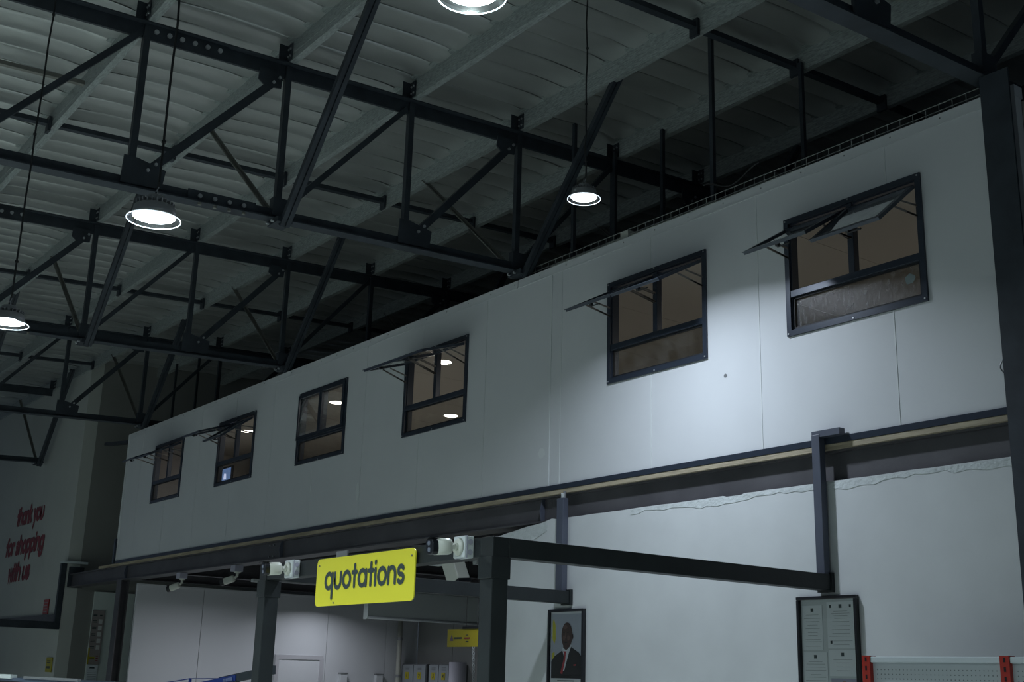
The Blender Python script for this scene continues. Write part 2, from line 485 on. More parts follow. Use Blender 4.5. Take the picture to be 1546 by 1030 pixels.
# foil bulges folded against the wall end
# ------------------------------------------------------------------ trusses
YN = [2.81 + 1.29 * k for k in range(-6, 9)]
def truss(X, label, braces, ymax=12.9, splice=3.18, bsplice=3.62):
    T = thing('roof_truss', label, 'roof truss', (X, 4, zbot(4)), 'steel roof trusses')
    y0, y1 = -5.0, ymax
    # top chord: twin angles back to back (T shape), bottom chord inverted T
    tp = [(-0.07, 0), (0.07, 0), (0.07, -0.014), (0.014, -0.014), (0.014, -0.14), (-0.014, -0.14), (-0.014, -0.014), (-0.07, -0.014)]
    bt = [(-0.065, 0), (-0.065, 0.012), (-0.014, 0.012), (-0.014, 0.10), (0.014, 0.10), (0.014, 0.012), (0.065, 0.012), (0.065, 0)]
    for nm, prof, fn in (('top_chord', tp, ztop), ('bottom_chord', bt, zbot)):
        n = len(prof)
        vs = [(X + u, y0, fn(y0) + v) for u, v in prof] + [(X + u, y1, fn(y1) + v) for u, v in prof]
        MB().add(vs, [(i, (i + 1) % n, n + (i + 1) % n, n + i) for i in range(n)] + [tuple(range(n)), tuple(range(n, 2 * n))[::-1]]).build(nm, STEEL, T)
    nodes = [y for y in YN if y0 < y < y1 and (ymax > 7 or y < 6.0)]
    for i, y in enumerate(nodes):
        MB().bar((X + 0.01, y + 0.02, zbot(y) + 0.02), (X + 0.01, y + 0.02, ztop(y) - 0.02), 0.055, 0.055).build('web_vertical', STEEL, T)
        if i + 1 < len(nodes):
            k = round((y - 2.81) / 1.29)
            y2 = nodes[i + 1]
            pa = Vector((X + 0.015, y + 0.13, zbot(y) + 0.16)); pb = Vector((X + 0.015, y2 - 0.06, ztop(y2) - 0.16))
            if k % 2 == 0:
                MB().bar(pa, pb, 0.06, 0.07).build('web_diagonal', STEEL, T)
                # bottom gusset with two bolts
                g = MB().poly([(X + 0.03, y - 0.06, zbot(y) + 0.03), (X + 0.03, y + 0.28, zbot(y) + 0.05), (X + 0.03, y + 0.30, zbot(y) + 0.22), (X + 0.03, y + 0.06, zbot(y) + 0.27), (X + 0.03, y - 0.05, zbot(y) + 0.27)], (0.014, 0, 0)).build('gusset_plate', STEEL, T)
                for t in (0.03, 0.12):
                    c = pa + (pb - pa).normalized() * t
                    MB().tube((X + 0.044, c[1], c[2]), (X + 0.062, c[1], c[2]), 0.014, 8).build('bolt', BOLT, g)
                g = MB().poly([(X + 0.03, y2 - 0.26, ztop(y2) - 0.12), (X + 0.03, y2 - 0.04, ztop(y2) - 0.12), (X + 0.03, y2 - 0.05, ztop(y2) - 0.27), (X + 0.03, y2 - 0.20, ztop(y2) - 0.29), (X + 0.03, y2 - 0.27, ztop(y2) - 0.24)], (0.014, 0, 0)).build('gusset_plate', STEEL, T)
                for t in (0.02, 0.10):
                    c = pb - (pb - pa).normalized() * t
                    MB().tube((X + 0.044, c[1], c[2] + 0.0), (X + 0.062, c[1], c[2]), 0.014, 8).build('bolt', BOLT, g)
            else:
                MB().bar((X + 0.01, y + 0.05, zbot(y) + 0.08), (X + 0.01, y2 - 0.03, ztop(y2) - 0.10), 0.05, 0.05).build('web_diagonal', STEEL, T)
                MB().box(X - 0.03, X + 0.045, y - 0.03, y + 0.14, zbot(y) + 0.03, zbot(y) + 0.20).build('gusset_plate', STEEL, T)
    # splice plates with bolts
    for ys_ in (splice, splice - 7.6, splice + 7.6):
        if not y0 < ys_ < y1: continue
        L = 0.36
        g = MB().poly([(X + 0.016, ys_ - L, ztop(ys_ - L) - 0.155), (X + 0.016, ys_ + L, ztop(ys_ + L) - 0.155), (X + 0.016, ys_ + L, ztop(ys_ + L) + 0.006), (X + 0.016, ys_ - L, ztop(ys_ - L) + 0.006)], (0.02, 0, 0)).build('splice_plate', STEEL, T)
        for k in range(6):
            yy = ys_ - 0.28 + 0.112 * k
            MB().tube((X + 0.036, yy, ztop(yy) - 0.075), (X + 0.054, yy, ztop(yy) - 0.075), 0.021, 8).build('bolt', BOLT, g)
        yb = ys_ + bsplice - splice
        g = MB().poly([(X + 0.016, yb - 0.3, zbot(yb - 0.3) + 0.015), (X + 0.016, yb + 0.3, zbot(yb + 0.3) + 0.015), (X + 0.016, yb + 0.3, zbot(yb + 0.3) + 0.11), (X + 0.016, yb - 0.3, zbot(yb - 0.3) + 0.11)], (0.014, 0, 0)).build('splice_plate', STEEL, T)
        for k in range(4):
            yy = yb - 0.2 + 0.13 * k
            MB().tube((X + 0.03, yy, zbot(yy) + 0.06), (X + 0.046, yy, zbot(yy) + 0.06), 0.019, 8).build('bolt', BOLT, g)
            MB().tube((X + 0.045, yy, zbot(yy)), (X + 0.045, yy, zbot(yy) - 0.022), 0.016, 8).build('bolt', STEELG, g)
    # fly braces: twin angles towards +X, a lighter single angle towards -X
    for yb in braces:
        p0 = Vector((X + 0.10, yb + 0.06, zbot(yb) - 0.07)); p1 = Vector((X + 1.52, yb + 0.06, ztop(yb) + 0.11))
        b = MB()
        for s_ in (-0.026, 0.026):
            b.bar(p0 + Vector((0, s_, 0)), p1 + Vector((0, s_, 0)), 0.038, 0.05, (0, 1, 0))
        b.bar(p0, p1, 0.02, 0.015, (0, 1, 0))
        fb = b.build('fly_brace', STEEL, T)
        MB().tube(p1 + Vector((-0.03, -0.02, -0.04)), p1 + Vector((-0.03, -0.062, -0.04)), 0.011, 8).build('bolt', BOLT, fb)
        q0 = Vector((X - 0.06, yb + 0.05, zbot(yb) + 0.02)); q1 = Vector((X - 1.78, yb + 0.0, ztop(yb) + 0.06))
        b = MB().bar(q0, q1, 0.045, 0.008, (0, 1, 0))
        b.bar(q0 + Vector((0, 0.02, 0.012)), q1 + Vector((0, 0.02, 0.012)), 0.006, 0.04, (0, 1, 0))
        b.build('stay_angle', STEELG, T)
        b = MB().box(X - 0.06, X + 0.14, yb - 0.02, yb + 0.12, zbot(yb) - 0.05, zbot(yb))
        gp = b.build('brace_plate', STEEL, T)
        for dx in (-0.03, 0.06):
            MB().tube((X + dx, yb - 0.02, zbot(yb) - 0.03), (X + dx, yb - 0.045, zbot(yb) - 0.03), 0.012, 8).build('bolt', BOLT, gp)
    return T
truss(1.17, 'dark steel roof truss above the viewer, nearest of all', [1.5])
truss(-3.95, 'dark steel roof truss running to the tall right-hand column', [9.27], ymax=12.9)
truss(-9.07, 'dark steel roof truss passing just behind the brightest near hanging lamp', [4.1, 6.69, 9.27])
truss(-14.21, 'dark steel roof truss, second one back from the near lamps, left of centre', [4.1, 6.69, 9.27], splice=2.95, bsplice=3.3)
truss(-19.35, 'dark steel roof truss over the far left end of the mezzanine', [4.1, 6.69], splice=3.0)
truss(-24.5, 'farthest dark steel roof truss, ending at the cream wall', [6.5], ymax=6.66)

# ------------------------------------------------------------------ mezzanine wall
ZB, ZT = 1.70, 3.795
WIN = [(-18.53, -17.37), (-16.08, -14.88), (-13.60, -12.38), (-11.08, -9.87), (-7.70, -6.50), (-5.68, -4.48)]
WZ0, WZ1 = 2.505, 3.425
mw = struct('wall_mezzanine', (-12, D, ZB), 'long white sandwich-panel wall of the upper office')
joints = [-19.84, -19.1]
xj = -4.76
js = []
while xj > -19.6:
    js.append(xj); xj -= 1.199
js = sorted([-19.84] + js + [-3.75])
for a, b in zip(js, js[1:]):
    a0, b0 = a + 0.003, b - 0.003
    segs = [(a0, b0, ZB, ZT)]
    for (wx0, wx1) in WIN:
        lo, hi = max(a0, wx0 + 0.02), min(b0, wx1 - 0.02)
        if lo < hi:
            new = []
            for (p, q, r, s_) in segs:
                if hi <= p or lo >= q:
                    new.append((p, q, r, s_)); continue
                if p < lo: new.append((p, lo, r, s_))
                if hi < q: new.append((hi, q, r, s_))
                new.append((max(p, lo), min(q, hi), r, WZ0 + 0.02))
                new.append((max(p, lo), min(q, hi), WZ1 - 0.02, s_))
            segs = new
    mb = MB()
    for (p, q, r, s_) in segs:
        if q - p > 0.002:
            mb.box(p, q, D, D + 0.07, r, s_)
    mb.build('sandwich_panel', PANEL, mw)
for k, x in enumerate(js[1:-1]):
    cut = [w_ for w_ in WIN if w_[0] < x < w_[1]]
    b = MB()
    wd = 0.0035 if x > -9 else 0.002
    if cut:
        b.box(x - wd, x + wd, D - 0.003, D + 0.01, ZB, WZ0)
        b.box(x - wd, x + wd, D - 0.003, D + 0.01, WZ1, ZT - 0.06)
    else:
        b.box(x - wd, x + wd, D - 0.003, D + 0.01, ZB, ZT - 0.06)
    b.build('joint_highlight', PANELTRIM, mw)  # paler lip puts the highlight along each panel joint into the colour
MB().box(-8.555, -8.515, D - 0.004, D, ZB, ZT - 0.06).build('cover_strip', PANEL, mw)
MB().box(-8.512, -8.502, D - 0.007, D, ZB, ZT - 0.06).build('cover_strip', PANELTRIM, mw)
# edge capping: angle flashing over the top, corner flashing at the left end
b = MB().box(-19.86, -9.05, D - 0.006, D + 0.085, ZT - 0.075, ZT + 0.004)
b.box(-19.86, -9.05, D - 0.010, D - 0.006, ZT - 0.079, ZT - 0.068)
b.build('top_flashing', PANEL, mw)
b = MB().box(-9.04, -3.75, D - 0.006, D + 0.085, ZT - 0.075, ZT + 0.004)
b.box(-9.04, -3.75, D - 0.010, D - 0.006, ZT - 0.079, ZT - 0.068)
b.build('top_flashing', PANEL, mw)
MB().box(-19.87, -19.80, D - 0.008, D + 0.09, ZB, ZT).build('corner_flashing', PANELTRIM, mw)
MB().box(-19.86, -3.75, D - 0.02, D + 0.08, ZB - 0.045, ZB).build('base_channel', WFRAME, mw)
# rivets along the flashing
b = MB()
for k in range(40):
    x = -19.5 + k * 0.4
    b.tube((x, D - 0.006, ZT - 0.03), (x, D - 0.010, ZT - 0.03), 0.006, 6)
tag(b.build('rivets', GREYMET, mw), kind='stuff')
# pale scuffs on the panels
for (x, z, wv, hv) in ((-12.0, 2.02, 0.035, 0.10), (-6.32, 2.33, 0.016, 0.016), (-8.62, 2.02, 0.05, 0.05)):
    n = 14
    MB().flat([(x + wv * math.cos(2 * PI * i / n) * (1 + 0.2 * math.sin(3 * i)), D - 0.0015, z + hv * math.sin(2 * PI * i / n)) for i in range(n)]).build('scuff_mark', PANELTRIM if wv > 0.02 else GREYMET, mw)

# office behind the wall
oc = struct('ceiling_office', (-12, 9, 3.68), 'brownish board ceiling inside the upper office')
for k in range(13):
    x0 = -19.8 + k * 1.235
    MB().box(x0 + 0.003, x0 + 1.232, D + 0.07, 12.0, 3.66, 3.70).build('ceiling_panel', OFFICE, oc)
ow = struct('wall_office', (-12, 12, 1.7), 'back and end walls of the upper office')
MB().box(-19.8, -3.75, 12.0, 12.06, 1.7, 3.7).build('wall_panel', OFFWALL, ow)
MB().box(-19.8, -19.74, D + 0.07, 12.0, 1.7, 3.7).build('wall_panel', OFFWALL, ow)
MB().box(-3.75, -3.69, D + 0.07, 12.0, 1.7, 3.7).build('wall_panel', OFFWALL, ow)
fm = struct('floor_mezzanine', (-12, 9, 1.62), 'steel joisted deck of the mezzanine seen from below')
MB().box(-19.8, -3.75, D + 0.02, 12.3, 1.655, 1.69).build('deck', DARKDECK, fm)
MB().box(-19.74, -3.75, D + 0.075, 12.0, 1.69, 1.70).build('office_floor_sheet', OFFFLOOR, fm)
# joists: I-sections along Y, light channels along X
def ibeam(b, p, q, w_, h_, tf=0.012, tw=0.008):
    prof = [(-w_ / 2, 0), (w_ / 2, 0), (w_ / 2, tf), (tw / 2, tf), (tw / 2, h_ - tf), (w_ / 2, h_ - tf), (w_ / 2, h_), (-w_ / 2, h_), (-w_ / 2, h_ - tf), (-tw / 2, h_ - tf), (-tw / 2, tf), (-w_ / 2, tf)]
    p = Vector(p); q = Vector(q)
    d = (q - p).normalized()
    a = d.cross(Vector((0, 0, 1)))
    n = len(prof)
    vs = [p + a * u + Vector((0, 0, v)) for u, v in prof] + [q + a * u + Vector((0, 0, v)) for u, v in prof]
    b.add(vs, [(i, (i + 1) % n, n + (i + 1) % n, n + i) for i in range(n)] + [tuple(range(n)), tuple(range(n, 2 * n))[::-1]])
    return b
for x in (-19.33, -17.6, -14.3, -11.2):
    ibeam(MB(), (x, 6.97, 1.385), (x, 12.28, 1.385), 0.14, 0.24).build('joist', STEEL2, fm)
for k in range(9):
    y = 7.25 + 0.6 * k
    MB().box(-19.8, -9.35, y, y + 0.055, 1.58, 1.655).build('floor_purlin', STEEL2, fm)

# windows --------------------------------------------------------------
def window(i, x0, x1, angL, angR, lower, label):
    W = struct('window_%d' % i, (x0, D, WZ0), label)
    xm = (x0 + x1) / 2
    f = 0.042
    zt_, zb_ = WZ1, WZ0
    ztr0, ztr1 = 2.80, 2.855
    b = MB()
    b.box(x0, x1, D - 0.018, D, zb_, zb_ + f); b.box(x0, x1, D - 0.018, D, zt_ - f, zt_)
    b.box(x0, x0 + f, D - 0.018, D, zb_ + f, zt_ - f); b.box(x1 - f, x1, D - 0.018, D, zb_ + f, zt_ - f)
    g = f - 0.012
    h = 0.022
    b.box(x0 + g, x1 - g, D, D + 0.075, zb_ + g, zb_ + g + h); b.box(x0 + g, x1 - g, D, D + 0.075, zt_ - g - h, zt_ - g)
    b.box(x0 + g, x0 + g + h, D, D + 0.075, zb_ + g, zt_ - g); b.box(x1 - g - h, x1 - g, D, D + 0.075, zb_ + g, zt_ - g)
    b.build('window_frame', WFRAME, W)
    MB().box(x0 + f, x1 - f, D - 0.014, D + 0.05, ztr0, ztr1).build('transom', WFRAME, W, bevel=0.004)
    MB().box(xm - 0.026, xm + 0.026, D - 0.010, D + 0.05, ztr1, zt_ - f).build('mullion', WFRAME, W, bevel=0.004)
    # bead and fixed lower pane
    b = MB()
    a0, a1, c0, c1 = x0 + f + 0.008, x1 - f - 0.008, zb_ + f + 0.008, ztr0
    b.box(a0, a1, D + 0.006, D + 0.02, c0, c0 + 0.014); b.box(a0, a1, D + 0.006, D + 0.02, c1 - 0.014, c1)
    b.box(a0, a0 + 0.014, D + 0.006, D + 0.02, c0, c1); b.box(a1 - 0.014, a1, D + 0.006, D + 0.02, c0, c1)
    b.build('glazing_bead', GASKET, W)
    MB().flat([(a0, D + 0.022, c0), (a1, D + 0.022, c0), (a1, D + 0.022, c1), (a0, D + 0.022, c1)]).build('pane', lower, W)
    # corner and centre screws
    b = MB()
    for sx, sz in ((x0 + 0.018, zb_ + 0.018), (x1 - 0.018, zb_ + 0.018), (x0 + 0.018, zt_ - 0.018), (x1 - 0.018, zt_ - 0.018), (xm, zt_ - 0.012), (xm, zb_ + 0.012)):
        b.tube((sx, D - 0.018, sz), (sx, D - 0.024, sz), 0.007, 6)
    tag(b.build('screws', BOLT, W), kind='stuff')
    zc = zt_ - f + 0.004
    for (s0, s1, ang) in ((x0 + f - 0.014, xm - 0.004, angL), (xm + 0.004, x1 - f + 0.014, angR)):
        t = math.radians(ang)
        opn = ang > 5
        zt2 = 3.312 if opn else zc
        L = 0.535 if opn else zc - ztr1 + 0.028
        yo = 0.035 if opn else 0.016
        def tr(p, t=t, zt2=zt2, yo=yo):
            # local: x, s (distance down the sash), n (outward thickness)
            return Vector((p[0], D - yo - p[1] * math.sin(t) - p[2] * math.cos(t), zt2 - p[1] * math.cos(t) + p[2] * math.sin(t)))
        s = MB(); s.tr = tr
        wv = 0.036; th = 0.026
        s.box(s0, s1, 0, wv, 0, th); s.box(s0, s1, L - wv, L, 0, th)
        s.box(s0, s0 + wv, wv, L - wv, 0, th); s.box(s1 - wv, s1, wv, L - wv, 0, th)
        s.box(s0 - 0.004, s1 + 0.004, L - 0.008, L + 0.010, th - 0.006, th)   # drip lip
        S = s.build('sash', WFRAME, W)
        p = MB(); p.tr = tr
        p.flat([(s0 + wv, wv, 0.014), (s1 - wv, wv, 0.014), (s1 - wv, L - wv, 0.014), (s0 + wv, L - wv, 0.014)])
        p.build('pane', GLASST if ang > 5 else GLASS, S)
        if ang > 5:
            k = MB(); k.tr = tr
            xmid = (s0 + s1) / 2
            k.box(xmid - 0.012, xmid + 0.012, L - 0.05, L - 0.02, -0.02, 0)
            k.box(xmid - 0.008, xmid + 0.10, L - 0.045, L - 0.03, -0.03, -0.02)
            k.build('handle', GASKET, S)
            for sx, dx in ((s0 + 0.008, 1), (s1 - 0.008, -1)):
                a = MB()
                pt = tr((sx, 0.30, -0.006)); pt2 = tr((sx, 0.07, -0.006)); pt3 = tr((sx, 0.20, -0.006))
                jm = Vector((sx, D - 0.004, ztr1 + 0.26)); jm2 = Vector((sx, D - 0.004, zt2 - 0.12)); jm3 = Vector((sx, D - 0.004, zt2 - 0.20))
                a.bar(jm, pt, 0.006, 0.016); a.bar(jm2, pt3, 0.006, 0.014); a.bar(jm3, (jm + pt) / 2, 0.006, 0.012)
                a.build('friction_stay', ARM, S)
    return W
angs = [(65.5, 63.5), (70.5, 54.5), (0, 0), (72, 72), (61.5, 61), (58, 50.5)]
wl_labels = ['leftmost office window, both top sashes propped open', 'second office window from the left, sashes at different angles',
             'third office window from the left, the only one fully closed', 'fourth office window from the left, sashes wide open',
             'second office window from the right, sashes raised edge-on', 'rightmost and largest-looking office window, dirty lower pane']
for i, (wx, an) in enumerate(zip(WIN, angs)):
    window(i + 1, wx[0], wx[1], an[0], an[1], GLASSD if i == 5 else GLASS, wl_labels[i])
# cloudy hand smear on the last lower pane
n = 18
hs = MB().flat([(-4.63 + (0.040 + 0.004 * math.sin(3 * 2 * PI * i / n + 1)) * math.cos(2 * PI * i / n), D + 0.020, 2.70 + (0.036 + 0.004 * math.sin(5 * 2 * PI * i / n)) * math.sin(2 * PI * i / n)) for i in range(n)])
W6 = bpy.data.objects['window_6']
hs.build('smear', PRINTL, W6)

# office contents: downlights, monitor, boxes
for k, (x, y, lab) in enumerate(((-11.75, 7.66, 'fourth'), (-14.62, 7.80, 'third'), (-17.45, 7.78, 'second'), (-7.5, 8.5, 'gap between the two rightmost'), (-4.6, 9.4, 'far right part of the rightmost'), (-14.23, 9.45, 'lower pane'))):
    T = thing('downlight', ('round recessed ceiling light glowing behind the %s office window' % lab) if k < 3 else ('added unseen fill light in the office ceiling behind the ' + ('wall between the two rightmost windows' if k == 3 else 'tall right-hand column')) if k < 5 else 'round recessed ceiling light seen through the lower pane of the fourth window', 'ceiling light', (x, y, 3.66), 'round office ceiling lights')  # the two behind wall and column are added to brighten the office
    MB().lathe((x, y, 3.66), [(0.098, 0), (0.115, -0.004), (0.118, 0.0)], 24).build('rim', WPLAST, T, True)
    MB().disc((x, y, 3.656), 0.10, 24).build('diffuser', LEDWARM, T)
    ld = bpy.data.lights.new('downlight_glow', 'AREA'); ld.shape = 'DISK'; ld.size = 0.18; ld.energy = 7.5; ld.color = (1.0, 0.96, 0.88)
    lo = bpy.data.objects.new('downlight_glow', ld); COL.objects.link(lo); lo.parent = T; lo.location = (0, 0, -0.012)
T = thing('desk', 'brown office desk inside behind the second window', 'desk', (-18.6, 8.3, 1.70))
MB().box(-19.3, -17.9, 7.85, 8.45, 2.42, 2.45).build('desk_top', CARD, T)
for a, c in ((-19.27, 7.88), (-17.97, 7.88), (-19.27, 8.38), (-17.97, 8.38)):
    MB().box(a, a + 0.05, c, c + 0.05, 1.70, 2.42).build('leg', GREYMET, T)
T = thing('monitor', 'flat screen glowing blue inside the second window from the left', 'monitor', (-18.75, 8.2, 2.45))
MB().box(-19.20, -18.68, 8.10, 8.14, 2.86, 3.31).build('bezel', BLACKP, T)
MB().box(-18.97, -18.91, 8.14, 8.18, 2.47, 3.0).build('stand', BLACKP, T)
MB().box(-19.07, -18.81, 8.05, 8.25, 2.45, 2.47).build('foot', BLACKP, T)
S = MB().flat([(-19.18, 8.097, 2.89), (-18.70, 8.097, 2.89), (-18.70, 8.097, 3.28), (-19.18, 8.097, 3.28)]).build('screen', SCREEN, T)
MB().flat([(-19.12, 8.094, 2.90), (-18.78, 8.094, 2.90), (-18.74, 8.094, 2.98), (-19.06, 8.094, 3.02)]).build('screen_patch', SCREENL, S)
MB().flat([(-18.98, 8.094, 3.10), (-18.86, 8.094, 3.10), (-18.88, 8.094, 3.19), (-18.96, 8.094, 3.20)]).build('screen_patch', SCREENL, S)
T = thing('storage_shelf', 'tall dark shelf with boxes inside the leftmost window', 'shelf', (-19.4, 9.2, 1.70))
b = MB().box(-19.7, -19.64, 8.8, 9.9, 1.70, 3.35).box(-19.2, -19.14, 8.8, 9.9, 1.70, 3.35)
b.build('side_panel', CARD, T)
for z in (1.75, 2.3, 2.85, 3.33):
    MB().box(-19.64, -19.2, 8.8, 9.9, z, z + 0.025).build('shelf', CARD, T)

# ------------------------------------------------------------------ mezzanine beam, columns
T = thing('mezzanine_beam', 'long dark steel I-beam carrying the white upper wall', 'beam', (-12, 6.9, 1.385))
b = MB()
x0, x1 = -22.25, -3.93
MB().box(x0, x1, 6.76, 6.98, 1.385, 1.40).build('bottom_flange', STEEL2, T)
MB().box(x0, x1, 6.76, 6.98, 1.60, 1.615).build('top_flange', STEEL2, T)
MB().box(x0, x1, 6.80, 6.812, 1.40, 1.60).build('web', STEEL2, T)
MB().box(-19.90, -19.84, 6.70, 6.735, 1.655, 2.06).build('corner_bracket', WFRAME, T)
MB().box(-20.6, -3.93, 6.725, 6.98, 1.615, 1.653).build('timber_strip', TIMBER, T)
for xx in (-8.64, -13.9, -19.4):
    MB().poly([(xx, 6.762, 1.40), (xx, 6.80, 1.40), (xx, 6.80, 1.60), (xx, 6.77, 1.60), (xx, 6.745, 1.50)], (0.012, 0, 0)).build('stiffener', STEEL3, T)
b = MB()
for dz in (1.43, 1.57):
    for dx in (-0.06, 0.06):
        for xx in (-14.2,):
            b.tube((xx + dx, 6.80, dz), (xx + dx, 6.785, dz), 0.012, 8)
tag(b.build('bolts', GREYMET, T), kind='stuff')
MB().box(-22.25, -22.2, 6.74, 7.0, 1.38, 1.74).build('end_plate', STEEL, T)

def hcol(name, label, x, y, z0, z1, w_, d_, m_):
    T = thing(name, label, 'column', (x, y, z0), 'steel columns')
    t = 0.016
    MB().box(x - w_ / 2, x + w_ / 2, y, y + t, z0, z1).build('flange', m_, T)
    MB().box(x - w_ / 2, x + w_ / 2, y + d_ - t, y + d_, z0, z1).build('flange', m_, T)
    MB().box(x - t / 2, x + t / 2, y + t, y + d_ - t, z0, z1).build('web', m_, T)
    MB().box(x - w_ / 2 - 0.05, x + w_ / 2 + 0.05, y - 0.05, y + d_ + 0.05, z0, z0 + 0.02).build('base_plate', m_, T)
    return T
hcol('steel_column', 'tall dark steel column at the right edge, in front of the upper wall end', -3.81, 6.60, -E, 3.86, 0.20, 0.32, STEEL)
hcol('steel_column', 'dark steel column under the left part of the mezzanine beam', -19.62, 6.76, -E, 1.385, 0.20, 0.14, STEEL2)
# panel wall continuing right of the column
we = struct('wall_end', (-2.2, 6.9, -E), 'pale panel wall right of the tall column')
MB().box(-3.71, -0.8, 7.15, 7.22, -E, 3.9).build('sandwich_panel', PANEL, we)
b = MB().box(-3.71, -3.20, 7.02, 7.14, -E, 3.72)
b.build('dark_infill', WFRAME, we)  # plain box added to darken the strip right of the column

# ------------------------------------------------------------------ canopy frames
ZC0, ZC1 = 0.65, 0.757
T = thing('canopy_frame', 'charcoal square-tube frame carrying the yellow quotations sign', 'frame', (-6.8, 3.93, -E), 'canopy frames')
for x in (-5.36, -8.14):
    MB().box(x - 0.115, x, 3.87, 3.98, -E, ZC0 + 0.108).build('post', STEELC, T, bevel=0.006)
    MB().box(x - 0.125, x + 0.004, 3.862, 3.992, ZC0 - 0.12, ZC0).build('sleeve', STEELC, T, bevel=0.004)
    MB().box(x - 0.10, x, 3.98, 6.70, ZC0, ZC1).build('side_beam', STEELC, T, bevel=0.004)
    MB().box(x - 0.115, x + 0.012, 6.70, 6.728, ZC0 - 0.012, ZC1 + 0.012).build('end_plate', STEELC, T)
MB().box(-8.14, -5.475, 3.875, 3.975, ZC0, ZC1).build('front_beam', STEELC, T, bevel=0.004)
MB().box(-5.44, -5.37, 6.655, 6.715, ZC1, 1.72).build('hanger_post', STEEL3, T, bevel=0.004)
MB().box(-8.28, -8.19, 6.655, 6.715, ZC1, 1.56).build('hanger_post', STEEL3, T, bevel=0.004)
MB().box(-5.44, -5.20, 6.66, 6.72, 1.70, 1.745).build('top_bracket', STEEL3, T)
b = MB().tube((-8.225, 6.70, 1.56), (-8.225, 6.70, 1.62), 0.014, 8)
b.build('hanger_rod', GREYMET, T)
MB().tube((-8.225, 6.68, 1.56), (-8.215, 6.67, 1.60), 0.016, 8).build('cable_end', WPLAST, T)

T = thing('canopy_frame', 'charcoal steel frame on the cream wall at the far left edge', 'frame', (-24, 6.7, ZC0), 'canopy frames')
MB().box(-22.40, -22.27, 4.0, 6.71, ZC0, ZC1 + 0.02).build('side_beam', STEEL, T)
MB().box(-28, -22.40, 6.64, 6.715, ZC0 + 0.12, ZC1 + 0.15).build('wall_beam', STEEL2, T)
MB().box(-22.38, -22.29, 6.62, 6.715, ZC1, 1.80).build('hanger_post', STEEL, T)
MB().box(-22.40, -22.18, 6.62, 7.05, 1.80, 1.84).build('conduit_cap', PAPERB, T)

# ------------------------------------------------------------------ lettering: single-stroke rounded alphabet
def arc(cx, cy, rx, ry, a0, a1, n=14):
    return [(cx + rx * math.cos(math.radians(a0 + (a1 - a0) * i / n)), cy + ry * math.sin(math.radians(a0 + (a1 - a0) * i / n))) for i in range(n + 1)]
O = arc(0.5, 0.5, 0.39, 0.40, 0, 360, 24)
G = {
    'o': ([O], 1.06), 'q': ([O, [(0.9, 0.88), (0.9, -0.42)]], 1.10), 'a': ([O, [(0.9, 0.88), (0.9, 0.10)]], 1.10),
    'p': ([O, [(0.1, 0.88), (0.1, -0.42)]], 1.08),
    'g': ([O, [(0.9, 0.88), (0.9, 0.0)] + arc(0.5, -0.02, 0.4, 0.36, 0, -150)], 1.10),
    'u': ([[(0.1, 0.88), (0.1, 0.42)] + arc(0.44, 0.44, 0.34, 0.34, 180, 360) + [(0.78, 0.88)], ], 0.96),
    'n': ([[(0.1, 0.88), (0.1, 0.10)], [(0.1, 0.5)] + arc(0.44, 0.54, 0.34, 0.35, 180, 0) + [(0.78, 0.10)]], 0.96),
    'h': ([[(0.1, 1.32), (0.1, 0.10)], [(0.1, 0.5)] + arc(0.44, 0.54, 0.34, 0.35, 180, 0) + [(0.78, 0.10)]], 0.96),
    't': ([[(0.3, 1.22), (0.3, 0.10)], [(0.08, 0.84), (0.52, 0.84)]], 0.66),
    'i': ([[(0.12, 0.88), (0.12, 0.10)], [(0.12, 1.22), (0.12, 1.27)]], 0.32),
    's': ([arc(0.38, 0.70, 0.25, 0.21, 25, 260) + arc(0.38, 0.30, 0.26, 0.21, 90, -150)], 0.80),
    'k': ([[(0.1, 1.32), (0.1, 0.10)], [(0.14, 0.42), (0.58, 0.88)], [(0.26, 0.56), (0.64, 0.10)]], 0.78),
    'y': ([[(0.08, 0.88), (0.42, 0.12)], [(0.76, 0.88), (0.28, -0.42)]], 0.88),
    'f': ([[(0.28, 0.10), (0.28, 1.0)] + arc(0.50, 1.06, 0.22, 0.22, 180, 90), [(0.08, 0.84), (0.52, 0.84)]], 0.64),
    'r': ([[(0.1, 0.88), (0.1, 0.10)], [(0.1, 0.5)] + arc(0.42, 0.56, 0.32, 0.32, 180, 65)], 0.62),
    'w': ([[(0.08, 0.88), (0.30, 0.12), (0.54, 0.82), (0.78, 0.12), (1.0, 0.88)]], 1.12),
    ' ': ([], 0.5),
}
